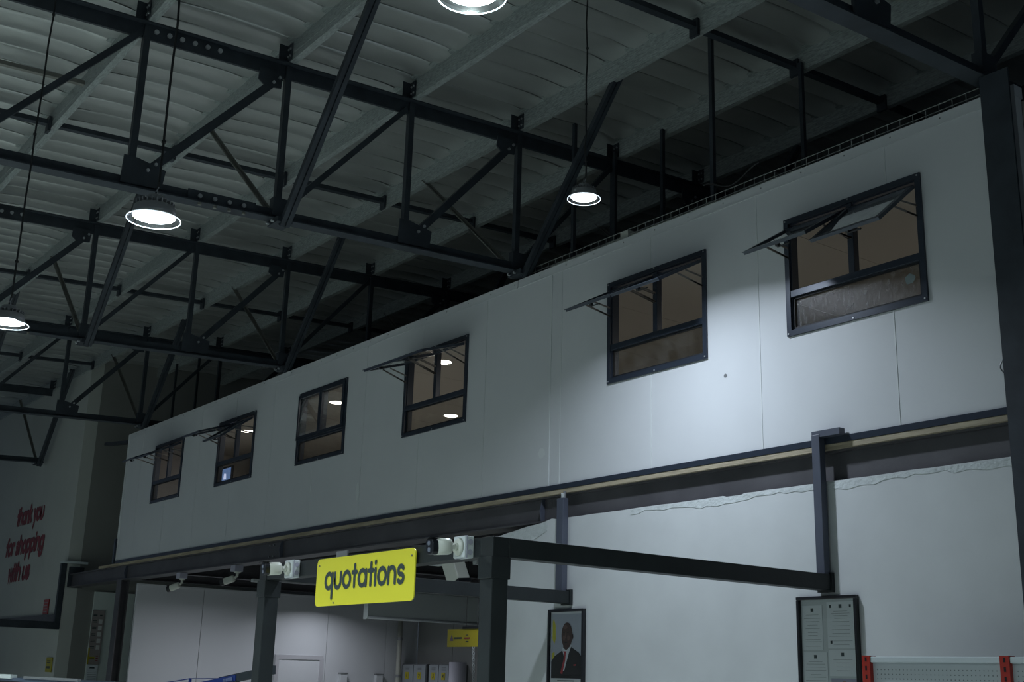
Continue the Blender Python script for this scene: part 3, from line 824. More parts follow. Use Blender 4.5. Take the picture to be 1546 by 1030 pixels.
def letters(text, parent, x0, y, z0, width, xh, m_, thick=0.2, slant=0.0, name='letter'):
    tot = sum(G[c][1] for c in text) - 0.12
    sx = width / tot
    cur = x0
    for c in text:
        strokes, adv = G[c]
        if strokes:
            b = MB()
            hw = thick / 2
            for si, st in enumerate(strokes):
                ww = si * 0.0006
                m_n = len(st)
                closed = math.dist(st[0], st[-1]) < 1e-6
                vs = []
                for i, (ax, ay) in enumerate(st):
                    pa = st[i - 1] if i > 0 else (st[-2] if closed else st[0])
                    pb = st[i + 1] if i + 1 < m_n else (st[1] if closed else st[-1])
                    d0 = Vector((ax - pa[0], ay - pa[1])); d1 = Vector((pb[0] - ax, pb[1] - ay))
                    d0 = d0.normalized() if d0.length > 1e-9 else d1.normalized()
                    d1 = d1.normalized() if d1.length > 1e-9 else d0
                    t_ = (d0 + d1); t_ = t_.normalized() if t_.length > 1e-6 else d0
                    mm = hw / max(0.5, t_.dot(d0))
                    vs += [(ax - t_.y * mm, ay + t_.x * mm, ww), (ax + t_.y * mm, ay - t_.x * mm, ww)]
                b.add(vs, [(2 * i, 2 * i + 1, 2 * i + 3, 2 * i + 2) for i in range(m_n - 1)])
                if not closed:
                    for (p_, q_2) in ((st[0], st[1]), (st[-1], st[-2])):
                        o_ = math.atan2(p_[1] - q_2[1], p_[0] - q_2[0])
                        b.add([(p_[0] + hw * math.cos(o_ - PI / 2 + PI * i / 8), p_[1] + hw * math.sin(o_ - PI / 2 + PI * i / 8), ww) for i in range(9)], [tuple(range(9))])
            b.v = [(cur + (u + slant * v) * sx, y - ww_, z0 + v * xh) for u, v, ww_ in b.v]
            b.build(name, m_, parent)
        cur += adv * sx

def rrect(b, x0, x1, y0, y1, z0, z1, r, n=5):
    pts = []
    for cx, cz, a in ((x1 - r, z1 - r, 0), (x0 + r, z1 - r, 90), (x0 + r, z0 + r, 180), (x1 - r, z0 + r, 270)):
        for i in range(n + 1):
            t = math.radians(a + 90 * i / n)
            pts.append((cx + r * math.cos(t), y0, cz + r * math.sin(t)))
    return b.poly(pts, (0, y1 - y0, 0))

T = thing('quotations_sign', 'yellow board with rounded corners reading quotations in dark letters', 'sign', (-6.72, 3.85, 0.44))
rrect(MB(), -7.335, -6.115, 3.852, 3.860, 0.437, 0.745, 0.035).build('sign_board', YELLOW, T)
letters('quotations', T, -7.215, 3.849, 0.537, 0.985, 0.118, INK, 0.235)
for x, z in ((-7.30, 0.70), (-6.15, 0.70), (-7.08, 0.455)):
    MB().tube((x, 3.852, z), (x, 3.847, z), 0.006, 8).build('screw', GREYMET, T)
MB().box(-7.10, -6.96, 3.862, 3.874, 0.66, 0.785).build('fixing_strap', GREYMET, T)

T = thing('wall_lettering', 'dark red painted words thank you for shopping with us on the cream wall', 'lettering', (-25.3, 6.71, 1.7))
letters('thank you', T, -26.02, 6.712, 2.76, 1.82, 0.26, RED, 0.36, 0.12)
letters('for shopping', T, -26.55, 6.712, 2.17, 2.60, 0.26, RED, 0.36, 0.12)
letters('with us', T, -26.12, 6.712, 1.64, 1.46, 0.26, RED, 0.36, 0.12)
T = thing('fire_notice', 'small red notice low on the cream wall under the lettering', 'notice', (-23.2, 6.71, 0.93))
MB().box(-23.36, -23.06, 6.700, 6.712, 0.93, 1.20).build('plate', REDP, T)
for k in range(4):
    MB().box(-23.32, -23.12, 6.697, 6.699, 0.97 + 0.055 * k, 0.99 + 0.055 * k).build('print_line', POSTER, T)
T = thing('yellow_notice', 'small yellow notice at the lower end of the cream wall', 'notice', (-22.6, 6.71, -0.06))
MB().box(-22.76, -22.42, 6.700, 6.712, -0.08, 0.17).build('plate', YELLOW2, T)
for z in (-0.02, 0.00, 0.07, 0.10):
    MB().box(-22.70, -22.50, 6.697, 6.699, z, z + 0.018).build('print_line', INK, T)

# price board on the pale board of the return wall
T = thing('price_board', 'tall taupe board with a column of white squares left of the dark column', 'board', (-22.24, 7.36, 0.0))
X = -22.235
MB().box(X, X + 0.012, 7.25, 7.47, 0.07, 1.01).build('board', POSTER, T)
for k in range(5):
    z = 0.78 - 0.112 * k
    MB().box(X + 0.012, X + 0.015, 7.375, 7.44, z, z + 0.075).build('white_square', BOARDSQ, T)
    for dz in (0.015, 0.04):
        MB().box(X + 0.012, X + 0.014, 7.27, 7.345, z + dz, z + dz + 0.012).build('print_line', INK, T)
MB().box(X + 0.012, X + 0.014, 7.27, 7.34, 0.91, 0.935).build('print_line', INK, T)
MB().box(X + 0.012, X + 0.014, 7.385, 7.43, 0.91, 0.935).build('print_line', INK, T)
MB().box(X + 0.012, X + 0.015, 7.25, 7.275, 0.07, 0.36).build('yellow_band', YELLOW2, T)
b = MB().box(X + 0.012, X + 0.015, 7.28, 7.375, 0.155, 0.205)
b.build('yellow_label', YELLOW2, T)
MB().box(X + 0.012, X + 0.016, 7.29, 7.365, 0.172, 0.186).build('print_line', INK, T)
for z in (0.13, 0.17, 0.21):
    MB().box(X + 0.012, X + 0.015, 7.395, 7.435, z, z + 0.016).build('red_print', RED, T)
T = thing('paper_notice', 'white printed notice pinned under the tall taupe board', 'notice', (-22.24, 7.36, -0.35))
MB().box(X, X + 0.004, 7.262, 7.455, -0.38, 0.06).build('sheet', PAPER, T)
MB().box(X + 0.004, X + 0.006, 7.31, 7.40, 0.0, 0.025).build('print_line', INK, T)
for k in range(9):
    MB().box(X + 0.004, X + 0.006, 7.28, 7.44, -0.045 - 0.03 * k, -0.038 - 0.03 * k).build('print_line', PRINTL, T)

# ------------------------------------------------------------------ pictures on the plaster wall
T = thing('framed_portrait', 'black framed portrait of a man in dark suit and red tie', 'picture', (-8.185, 6.72, -0.06))
X0, X1, Z0, Z1 = -8.425, -7.95, -0.06, 0.605
f = 0.022
b = MB()
b.box(X0, X1, 6.695, 6.728, Z1 - f, Z1); b.box(X0, X1, 6.695, 6.728, Z0, Z0 + f)
b.box(X0, X0 + f, 6.695, 6.728, Z0 + f, Z1 - f); b.box(X1 - f, X1, 6.695, 6.728, Z0 + f, Z1 - f)
b.build('picture_frame', BLACKP, T)
MB().box(X0 + f, X1 - f, 6.716, 6.726, Z0 + f, Z1 - f).build('mount', PICW, T)
cx = -8.185
def flat_poly(name, pts, m_, y, par):
    return MB().flat([(a, y, c) for a, c in pts]).build(name, m_, par)
pr = MB().flat([(X0 + 0.034, 6.714, 0.03), (X1 - 0.034, 6.714, 0.03), (X1 - 0.034, 6.714, Z1 - 0.04), (X0 + 0.034, 6.714, Z1 - 0.04)]).build('print_backdrop', PICBG, T)
ell = lambda a, c, rx, rz, n=24: [(a + rx * math.cos(2 * PI * i / n), c + rz * math.sin(2 * PI * i / n)) for i in range(n)]
flat_poly('printed_flag', [(-8.375, 0.50), (-8.36, 0.53), (-8.335, 0.47), (-8.33, 0.36), (-8.35, 0.31), (-8.375, 0.36)], FLAGY, 6.7130, T)
flat_poly('printed_flag', [(-8.378, 0.24), (-8.345, 0.25), (-8.342, 0.19), (-8.378, 0.17)], FLAGY, 6.7130, T)
flat_poly('printed_suit', [(-8.385, 0.032), (-8.385, 0.17), (-8.34, 0.215), (-8.24, 0.262), (-8.19, 0.255), (-8.13, 0.295), (-8.02, 0.245), (-7.988, 0.215), (-7.988, 0.032)], SUIT, 6.7120, T)
flat_poly('printed_shirt', [(-8.235, 0.262), (-8.20, 0.18), (-8.245, 0.08), (-8.205, 0.10), (-8.15, 0.24), (-8.115, 0.305), (-8.15, 0.31), (-8.235, 0.285)], SHIRT, 6.7110, T)
flat_poly('printed_tie', [(-8.225, 0.255), (-8.18, 0.255), (-8.188, 0.235), (-8.195, 0.18), (-8.232, 0.065), (-8.258, 0.075), (-8.218, 0.185), (-8.21, 0.238)], TIE, 6.7103, T)
flat_poly('printed_face', ell(-8.178, 0.385, 0.072, 0.108), SKIN, 6.7095, T)
flat_poly('printed_neck', [(-8.225, 0.33), (-8.13, 0.33), (-8.135, 0.295), (-8.185, 0.262), (-8.225, 0.285)], SKIN, 6.7100, T)
flat_poly('printed_ear', ell(-8.105, 0.375, 0.012, 0.024, 10), SKIN, 6.7094, T)
flat_poly('printed_brow', ell(-8.20, 0.455, 0.030, 0.018, 12), SKINL, 6.7090, T)
flat_poly('printed_cheek', ell(-8.215, 0.365, 0.018, 0.022, 12), SKINL, 6.7090, T)
flat_poly('printed_cheek', ell(-8.155, 0.365, 0.018, 0.022, 12), SKINL, 6.7090, T)
flat_poly('printed_nose', [(-8.195, 0.415), (-8.182, 0.365), (-8.205, 0.362)], SKINL, 6.7088, T)
for ex in (-8.215, -8.163):
    flat_poly('printed_eye', ell(ex, 0.410, 0.011, 0.005, 10), SUIT, 6.7086, T)
flat_poly('printed_mouth', ell(-8.188, 0.328, 0.022, 0.006, 10), SUIT, 6.7086, T)
flat_poly('printed_pocket_square', [(-8.09, 0.145), (-8.05, 0.15), (-8.06, 0.135), (-8.09, 0.138)], TIE, 6.7110, T)
MB().box(-8.30, -8.08, 6.7120, 6.7128, 0.008, 0.018).build('caption_line', PRINTL, T)
MB().flat([(X0 + f, 6.704, Z0 + f), (X1 - f, 6.704, Z0 + f), (X1 - f, 6.704, Z1 - f), (X0 + f, 6.704, Z1 - f)]).build('glass', PICGLASS, T)

T = thing('certificate_frame', 'black framed group of printed certificates near the red shelving', 'picture', (-5.41, 6.72, -0.20))
X0, X1, Z0, Z1 = -5.66, -5.155, -0.20, 0.615
b = MB()
b.box(X0, X1, 6.69, 6.728, Z1 - f, Z1); b.box(X0, X1, 6.69, 6.728, Z0, Z0 + f)
b.box(X0, X0 + f, 6.69, 6.728, Z0 + f, Z1 - f); b.box(X1 - f, X1, 6.69, 6.728, Z0 + f, Z1 - f)
b.build('picture_frame', BLACKP, T, bevel=0.004)
MB().box(X0 + f, X1 - f, 6.718, 6.726, Z0 + f, Z1 - f).build('mount', PAPERB, T)
random.seed(11)
for (a0, a1, c0, c1, mm) in ((-5.625, -5.455, 0.26, 0.555, PAPER), (-5.415, -5.19, 0.27, 0.575, PAPER), (-5.625, -5.425, -0.12, 0.245, PAPER), (-5.41, -5.185, 0.09, 0.26, PAPER), (-5.40, -5.185, -0.12, 0.075, LILAC)):
    P = MB().box(a0, a1, 6.7145, 6.7170, c0, c1).build('certificate', mm, T)
    z = c1 - 0.03
    MB().box((a0 + a1) / 2 - 0.012, (a0 + a1) / 2 + 0.012, 6.7135, 6.7143, z - 0.012, z + 0.012).build('printed_crest', ORANGE if mm is LILAC else INK, P)
    z -= 0.035
    while z > c0 + 0.02:
        hw = (a1 - a0) * random.uniform(0.22, 0.44)
        MB().box((a0 + a1) / 2 - hw, (a0 + a1) / 2 + hw, 6.7135, 6.7143, z, z + 0.0022).build('print_line', PRINTL, P)
        z -= random.uniform(0.014, 0.03)
for (a, c) in ((-5.385, 0.545), (-5.22, 0.545), (-5.385, 0.31)):
    MB().box(a - 0.008, a + 0.008, 6.7130, 6.7138, c - 0.01, c + 0.01).build('printed_stamp', INK, T)
MB().flat([(X0 + f, 6.706, Z0 + f), (X1 - f, 6.706, Z0 + f), (X1 - f, 6.706, Z1 - f), (X0 + f, 6.706, Z1 - f)]).build('glass', PICGLASS, T)

# ------------------------------------------------------------------ shelving at the lower right
T = thing('pegboard_shelving', 'white pegboard wall shelving with red uprights at the lower right', 'shelving', (-4.2, 6.2, -E))
for x in (-4.70, -3.795, -2.89):
    u = MB().box(x - 0.028, x + 0.028, 6.17, 6.23, -E, 0.205).build('upright', REDP, T)
    b = MB()
    for k in range(34):
        b.box(x - 0.006, x + 0.006, 6.1685, 6.170, 0.17 - 0.05 * k, 0.195 - 0.05 * k)
    tag(b.build('slots', BLACKP, u), kind='stuff')
for a, c in ((-4.672, -3.823), (-3.767, -2.918)):
    MB().box(a, c, 6.175, 6.225, 0.165, 0.200).build('top_rail', RAILW, T, bevel=0.006)
    p = MB().box(a, c, 6.20, 6.215, -E + 0.25, 0.165).build('back_panel', PEG, T)
    b = MB()
    zz = 0.125
    while zz > -0.35:
        xx = a + 0.03
        while xx < c - 0.02:
            b.add([(xx + 0.004 * math.cos(PI / 3 * i), 6.1992, zz + 0.004 * math.sin(PI / 3 * i)) for i in range(6)], [tuple(range(6))])
            xx += 0.026
        zz -= 0.026
    tag(b.build('peg_holes', PEGH, p), kind='stuff')
    for zs in (-1.45, -1.0, -0.55):
        MB().box(a, c, 5.80, 6.19, zs, zs + 0.03).build('shelf', RAILW, T)
for x in (-4.70, -3.795, -2.89):
    MB().box(x - 0.02, x + 0.02, 5.78, 6.17, -E, -E + 0.12).build('foot', REDP, T)

# ------------------------------------------------------------------ security cameras
def cctv(label, c, d, s=1.0, box=True, boxc=WPLAST, up_mount=False, bodym=WPLAST2):
    """c: mount point, d: looking direction"""
    c = Vector(c); d = Vector(d).normalized()
    T = thing('security_camera', label, 'camera', c, 'security cameras')
    if box:
        b = MB().box(c[0], c[0] + 0.112, c[1] - 0.062, c[1], c[2] - 0.06, c[2] + 0.06)
        b.build('junction_box', boxc, T, bevel=0.005)
        b = MB().box(c[0] - 0.002, c[0] + 0.114, c[1] - 0.050, c[1] - 0.044, c[2] - 0.062, c[2] + 0.062)
        b.build('lid_seam', WPLASTL, T)
        for dz in (-0.028, 0.028):
            MB().tube((c[0] + 0.112, c[1] - 0.025, c[2] + dz), (c[0] + 0.1135, c[1] - 0.025, c[2] + dz), 0.016, 14).build('knockout', WPLASTL, T)
        base = c + Vector((0.056, -0.062, 0.0))
        n = Vector((0, -1, 0))
    elif up_mount:
        b = MB().box(c[0] - 0.06 * s, c[0] + 0.06 * s, c[1] - 0.06 * s, c[1] + 0.04 * s, c[2] - 0.07 * s, c[2])
        b.build('junction_box', boxc, T, bevel=0.004)
        base = c + Vector((0, 0, -0.07 * s)); n = Vector((0, 0, -1))
    q = 0.5 if box else 1.0
    b = MB().tube(base, base + n * 0.014 * s, 0.040 * s, 18, 0.032 * s)
    b.tube(base + n * 0.014 * s, base + n * 0.055 * s * q, 0.018 * s, 12, 0.013 * s)
    j = base + n * 0.06 * s * q
    back = j + d * 0.035 * s * q
    b.tube(j - n * 0.012 * s, back, 0.013 * s, 10)
    b.build('mount_arm', bodym, T, True)
    # body: rounded-rectangle section swept along d
    side = d.cross(Vector((0, 0, 1))).normalized(); upv = side.cross(d).normalized()
    def ring(t, k, r=0.5):
        pts = []
        t = t * (0.62 if box else 1.0)
        hw, hh = 0.033 * s * k, 0.036 * s * k
        for i in range(20):
            a = 2 * PI * i / 20
            ca, sa = math.cos(a), math.sin(a)
            q = 1 / (abs(ca) ** 3.2 + abs(sa) ** 3.2) ** (1 / 3.2)
            pts.append(back + d * t * s + side * hw * ca * q + upv * hh * sa * q)
        return pts
    rs = [ring(0.0, 0.72), ring(0.008, 0.92), ring(0.02, 1.0), ring(0.125, 1.03)]
    b = MB(); n_ = 20
    vs = sum(rs, []); fs = []
    for k in range(len(rs) - 1):
        for i in range(n_):
            fs.append((k * n_ + i, k * n_ + (i + 1) % n_, (k + 1) * n_ + (i + 1) % n_, (k + 1) * n_ + i))
    fs.append(tuple(range(n_))[::-1]); fs.append(tuple(range(3 * n_, 4 * n_)))
    b.add(vs, fs).build('camera_body', bodym, T, True)
    rs = [ring(0.125, 1.0), ring(0.168, 1.0), ring(0.172, 0.92)]
    b = MB(); vs = sum(rs, []); fs = []
    for k in range(2):
        for i in range(n_):
            fs.append((k * n_ + i, k * n_ + (i + 1) % n_, (k + 1) * n_ + (i + 1) % n_, (k + 1) * n_ + i))
    fs.append(tuple(range(n_))[::-1]); fs.append(tuple(range(2 * n_, 3 * n_)))
    F = b.add(vs, fs).build('front_bezel', BLACKP, T)
    for hgt in (-0.014, 0.014):
        p = back + d * 0.172 * s * (0.62 if box else 1.0) + upv * hgt * s
        MB().tube(p, p + d * 0.003 * s, 0.011 * s, 12).build('lens', LENS, F)
    # visor over the face
    p0 = back + d * 0.12 * s * (0.62 if box else 1.0) + upv * 0.038 * s
    b = MB().poly([p0 - side * 0.03 * s, p0 + side * 0.03 * s, p0 + side * 0.028 * s + d * 0.045 * s, p0 - side * 0.028 * s + d * 0.045 * s], upv * 0.003 * s)
    b.build('visor', BLACKP, T)
    return T
cctv('white bullet camera on a pale box left of the yellow quotations sign', (-7.735, 3.872, 0.70), (-0.05, -0.99, -0.10), 1.2)
cctv('white bullet camera on a pale box right of the yellow quotations sign', (-5.655, 3.872, 0.708), (-0.05, -0.99, -0.08), 1.25)
cctv('small white camera hanging under the mezzanine beam, nearest the dark column', (-17.22, 6.86, 1.385), (-0.8, -0.55, -0.35), 1.2, False, WPLASTL, True)
cctv('small white camera hanging under the mezzanine beam, just left of the canopy post', (-15.32, 6.86, 1.385), (-0.8, -0.55, -0.30), 1.2, False, WPLASTL, True)
T = thing('security_camera', 'pale boxy camera tilted down under the beam beside the near canopy post', 'camera', (-10.1, 6.8, 1.385), 'security cameras')
MB().tube((-10.38, 6.87, 1.13), (-10.38, 6.87, 1.385), 0.012, 8).build('drop_rod', GREYMET, T)
MB().box(-10.56, -10.26, 6.80, 6.94, 1.115, 1.13).build('mount_plate', DUCT, T)
b = MB()
d = Vector((0.42, 0.1, -0.90)).normalized()
c = Vector((-10.04, 6.80, 1.035))
s1 = Vector((0, 1, 0)); s1 = (s1 - d * s1.dot(d)).normalized(); s2 = d.cross(s1)
def orient(p): return c + s1 * p[0] + s2 * p[1] + d * p[2]
b.tr = orient
b.box(-0.075, 0.075, -0.095, 0.095, -0.14, 0.13)
b.build('camera_body', WPLAST2, T, bevel=0.014)
b = MB(); b.tr = orient
b.box(-0.075, 0.075, -0.095, 0.095, 0.131, 0.165)
b.build('front_bezel', BLACKP, T)
MB().tube((-10.3, 6.87, 1.12), c - d * 0.10, 0.014, 10).build('mount_arm', GREYMET, T)

# ------------------------------------------------------------------ high-bay lamps
def highbay(x, y, z, label, seed=0, colr=(0.80, 0.93, 0.97), k=1.0, glow=1.8):
    T = thing('high_bay_lamp', label, 'hanging lamp', (x, y, z), 'round high-bay lamps')
    MB().lathe((x, y, z), [(0.001, 0.055), (0.086, 0.055), (0.096, 0.047), (0.100, 0.018), (0.101, 0.006), (0.097, 0.006)], 36).build('housing', GREYMET, T, True)
    MB().lathe((x, y, z), [(0.001, 0.105), (0.040, 0.105), (0.044, 0.10), (0.046, 0.055)], 24).build('driver_case', GREYMET, T, True)
    b = MB()
    for i in range(24):
        a = 2 * PI * i / 24
        ca, sa = math.cos(a), math.sin(a)
        b.bar((x + 0.046 * ca, y + 0.046 * sa, z + 0.068), (x + 0.088 * ca, y + 0.088 * sa, z + 0.062), 0.004, 0.022, (-sa, ca, 0))
    tag(b.build('cooling_fins', GREYMET, T), kind='stuff')
    MB().disc((x, y, z + 0.004), 0.0975, 36).build('led_face', LED, T)
    MB().lathe((x, y, z), [(0.099, 0.012), (0.112, 0.002), (0.123, -0.010)], 36).build('clear_skirt', SKIRT, T, True)
    MB().lathe((x, y, z), [(0.1225, -0.009), (0.1255, -0.009), (0.1255, -0.013), (0.1225, -0.013)], 36, True).build('skirt_rim', LEDRING, T, True)
    b = MB()
    b.path([(x + 0.012 * math.cos(t), y, z + 0.121 + 0.014 * math.sin(t)) for t in [i * PI / 5 for i in range(11)]], 0.003)
    b.path([(x + 0.005 + 0.011 * math.cos(t), y + 0.004 * math.sin(t), z + 0.142 + 0.013 * math.sin(t)) for t in [i * PI / 5 for i in range(11)]], 0.003)
    b.build('eye_hook', BOLT, T)
    rnd = random.Random(seed)
    zt_ = ztop(y)
    pts = [(x - 0.018, y, z + 0.10), (x + 0.02, y, z + 0.17)]
    n = 14
    for i in range(1, n):
        pts.append((x + 0.012 + rnd.uniform(-0.006, 0.006), y + rnd.uniform(-0.004, 0.004), z + 0.17 + (zt_ - z - 0.17) * i / n))
    pts.append((x, y, zt_))
    b = MB().path(pts, 0.0065)
    for i in (2, 6, 10):
        b.tube(pts[i], (pts[i][0], pts[i][1], pts[i][2] + 0.012), 0.012, 6)
    b.build('cable', WIRE, T)
    ld = bpy.data.lights.new('lamp_light', 'AREA')
    ld.shape = 'DISK'; ld.size = 0.19; ld.energy = LAMP_W * k; ld.color = colr; ld.spread = math.radians(142)
    lo = bpy.data.objects.new('lamp_light', ld); COL.objects.link(lo)
    lo.parent = T; lo.location = (0, 0, -0.001)
    # added fill light under each lamp, brightens the roof and steelwork
    ld = bpy.data.lights.new('roof_fill', 'POINT'); ld.energy = glow; ld.color = colr; ld.shadow_soft_size = 0.05
    lo = bpy.data.objects.new('roof_fill', ld); COL.objects.link(lo)
    lo.parent = T; lo.location = (0, 0, -0.10)
    return T
highbay(-5.26, 1.78, 2.04, 'brightest round hanging lamp, upper left, wire rising past the near truss', 1, (0.76, 0.90, 1.0))
highbay(-6.44, 5.385, 3.49, 'round hanging lamp right of centre, close to the white wall', 2, (0.76, 0.86, 1.0), 1.4, 0.4)
highbay(-7.42, 1.70, 1.99, 'round hanging lamp cut off by the left edge of the view', 3)
highbay(-3.10, 2.07, 2.31, 'round hanging lamp cut off by the top edge of the view', 4, (0.78, 0.96, 0.94), 1.0, 7.0)  # stronger added fill here imitates the lamp's bloom on the roof
for i, (x, y) in enumerate(((-9.6, 1.70), (-11.8, 1.70), (-14.0, 1.70), (-16.2, 1.70), (-19.5, 2.0), (-3.6, -2.8), (-7.4, -2.2), (-11.8, -2.2), (-16.2, -2.2), (-23.0, 1.5))):
    o = highbay(x, y, 2.0, 'round high-bay lamp of the hall, beyond the left or lower edge of the picture', 10 + i)

# ------------------------------------------------------------------ above the mezzanine: rods, cable tray
rod_lab = 'thin dark steel hanger rod from the roof to the mezzanine top'
for (x, y, zz, where) in ((-8.67, 7.13, 5.42, 'directly behind the lamp near the wall'), (-6.77, 7.13, 5.58, 'tallest, above second window from right'),
                          (-8.97, 7.94, 5.45, 'first one right of the lamp near the wall'), (-8.24, 7.94, 5.45, 'second one right of the lamp near the wall'),
                          (-6.43, 7.94, 5.45, 'rightmost of all, left of the top right truss'), (-20.13, 7.94, 5.45, 'above the gap between the two leftmost windows'),
                          (-21.2, 7.94, 5.45, 'leftmost, above the leftmost window')):
    b = MB().sweep((x, y - 0.012, 3.70), (x, y - 0.012, zz + 0.05), [(-0.019, -0.018), (0.019, -0.018), (0.019, 0.018), (0.014, 0.018), (0.014, -0.013), (-0.014, -0.013), (-0.014, 0.018), (-0.019, 0.018)], (1, 0, 0))
    tag(b.build('hanger_rod', STEEL, None), 'thin dark hanger rod above the mezzanine, ' + where, 'rod', 'hanger rods above the mezzanine')
T = thing('cable_tray', 'wire mesh cable tray along the top of the white wall at the right', 'cable tray', (-6.5, 6.9, 3.80))
b = MB()
for (yy, zz) in ((6.86, 3.84), (6.86, 3.89), (6.86, 3.94), (6.98, 3.84), (7.08, 3.84), (7.08, 3.94)):
    b.tube((-9.2, yy, zz), (-3.95, yy, zz), 0.003, 6)
b.build('long_wires', TRAYW, T)
for k in range(50):
    x = -9.15 + 0.106 * k
    MB().path([(x, 6.86, 3.945), (x, 6.86, 3.84), (x, 7.08, 3.84), (x, 7.08, 3.945)], 0.0026, 5).build('cross_wire', TRAYW, T)
MB().tube((-8.7, 6.885, 3.872), (-5.6, 6.885, 3.862), 0.026, 10).build('white_conduit', WPLAST2, T)
MB().box(-7.66, -7.56, 6.84, 6.96, 3.82, 3.93).build('conduit_box', WPLAST2, T)
b = MB().path([(-6.62 + 0.62 * i / 14, 6.845, 3.955 + 0.10 * abs(math.cos(PI * i / 14)) ** 2) for i in range(15)], 0.008, 8)
tag(b.build('loose_cable', WIRE), 'loose black cable looping over the wire tray', 'cable')
T = thing('steel_stub', 'short dark steel channel sticking out behind the left end of the white wall', 'bracket', (-21, 7.0, 3.8))
MB().bar((-21.75, 7.0, 3.93), (-20.5, 7.0, 3.80), 0.12, 0.05, (0, 1, 0)).build('channel', STEEL, T)
b = MB()
for k in range(4):
    b.bar((-21.2 + 0.1 * k, 6.98, 3.90 - 0.02 * k), (-19.9, 7.0, 3.70 + 0.05 * k), 0.02, 0.02)
tag(b.build('cables', GREYMET, T), kind='stuff')
# cables hanging by the right column
b = MB().path([(-3.93 - 0.06 * math.sin(PI * i / 10), 6.70, 2.04 - 0.018 * i - 0.01 * math.sin(PI * i / 5)) for i in range(11)], 0.005, 6)
tag(b.build('loose_cable', GREYMET), 'thin cable looping beside the tall right-hand column', 'cable')

# ------------------------------------------------------------------ inside the quotation office
T = thing('bulkhead_duct', 'long pale duct casing with rounded lower edge hung behind the sign', 'duct', (-17, 11, 0.88))
b = MB()
prof = [(-17.0, 1.34), (-17.0, 0.93), (-17.01, 0.90), (-17.035, 0.885), (-17.12, 0.885), (-17.12, 1.34)]
n = len(prof)
vs = [(a, 9.87, c) for a, c in prof] + [(a, 12.28, c) for a, c in prof]
b.add(vs, [(i, (i + 1) % n, n + (i + 1) % n, n + i) for i in range(n)] + [tuple(range(n)), tuple(range(n, 2 * n))[::-1]])
b.build('casing', DUCT, T, bevel=0.01)
b = MB().tube((-16.998, 9.89, 0.905), (-16.998, 12.27, 0.905), 0.022, 10)
b.build('lower_roll', RAILW, T, True)
T = thing('corner_pipe', 'pale vertical pipe in the corner of the quotation office', 'pipe', (-19.15, 11.8, -E))
MB().tube((-19.15, 11.82, -E), (-19.15, 11.82, 1.38), 0.045, 14).build('pipe', mat('pipe_cream', (0.42, 0.43, 0.38), 0.5), T, True)
for z in (-0.9, 0.0, 0.65):
    MB().tube((-19.15, 11.82, z), (-19.15, 11.82, z + 0.05), 0.052, 14).build('pipe_collar', GREYMET, T)
dr = struct('door_1', (-19.28, 9.9, -E), 'flush door with bright metal frame in the lilac partition')
b = MB()
MB().box(-19.30, -19.265, 9.45, 10.36, 0.25, 0.32).build('door_head', CHROME, dr)
MB().box(-19.30, -19.265, 9.45, 9.52, -E, 0.25).build('door_jamb', CHROME, dr)
MB().box(-19.30, -19.265, 10.29, 10.36, -E, 0.25).build('door_jamb', CHROME, dr)
d_ = MB().box(-19.298, -19.28, 9.52, 10.29, -E, 0.25).build('door_leaf', WHITEP, dr)
MB().tube((-19.28, 9.60, -0.6), (-19.22, 9.60, -0.6), 0.012, 10).build('door_handle', CHROME, d_)
for i, (ya, lab) in enumerate(((10.70, 'left'), (11.42, 'right'))):
    T = thing('wall_box', 'small pale upright box on the partition %s of the metal door frame' % ('just right' if i == 0 else 'farther right'), 'box', (-19.27, ya, -0.4))
    MB().box(-19.30, -19.22, ya, ya + 0.13, -0.40, 0.035).build('case', WHITEP, T)
    MB().box(-19.30, -19.21, ya - 0.01, ya + 0.14, 0.035, 0.055).build('lid', GREYMET, T)
for i, x in enumerate((-19.17, -18.28)):
    T = thing('locker', ('grey two-door locker nearest the corner pipe, plates 1 and 2' if i == 0 else 'grey two-door locker beside the tall white roll, plates 3 and 4'), 'locker', (x + 0.4, 12.1, -E), 'grey lockers')
    wd = 0.80 if i == 0 else 0.63
    MB().box(x, x + wd, 11.92, 12.28, -E, 0.24).build('cabinet', LOCKERD, T)
    for k in range(2):
        a = x + 0.01 + k * wd / 2
        dd = MB().box(a, a + wd / 2 - 0.02, 11.90, 11.92, -E + 0.08, 0.22).build('door', LOCKER, T)
        cxp = a + wd / 4 - 0.01
        pl = MB().box(cxp - 0.055, cxp + 0.055, 11.892, 11.90, -0.02, 0.10).build('number_plate', YELLOW2, dd)
        c = '1234'[i * 2 + k]
        SEG = {'1': [[(0.5, 1), (0.5, 0)]], '2': [[(0.2, 0.8), (0.35, 1), (0.65, 1), (0.8, 0.8), (0.8, 0.6), (0.2, 0)], [(0.2, 0), (0.8, 0)]],
               '3': [[(0.2, 1), (0.8, 1), (0.5, 0.6), (0.8, 0.35), (0.7, 0.05), (0.2, 0)]], '4': [[(0.65, 0), (0.65, 1), (0.2, 0.3), (0.85, 0.3)]]}
        b = MB()
        for st in SEG[c]:
            for (ax, az), (bx_, bz) in zip(st, st[1:]):
                b.bar((cxp - 0.03 + 0.06 * ax, 11.890, 0.01 + 0.06 * az), (cxp - 0.03 + 0.06 * bx_, 11.890, 0.01 + 0.06 * bz), 0.012, 0.002, (0, 1, 0) if False else (1, 0, 0))
        b.build('number', INK, dd)
        for q in range(3):
            MB().box(cxp - 0.06, cxp + 0.06, 11.897, 11.90, 0.14 + 0.02 * q, 0.148 + 0.02 * q).build('vent_slot', LOCKERD, dd)
        MB().box(a + wd / 2 - 0.06, a + wd / 2 - 0.04, 11.885, 11.90, -0.16, -0.08).build('handle', BLACKP, dd)
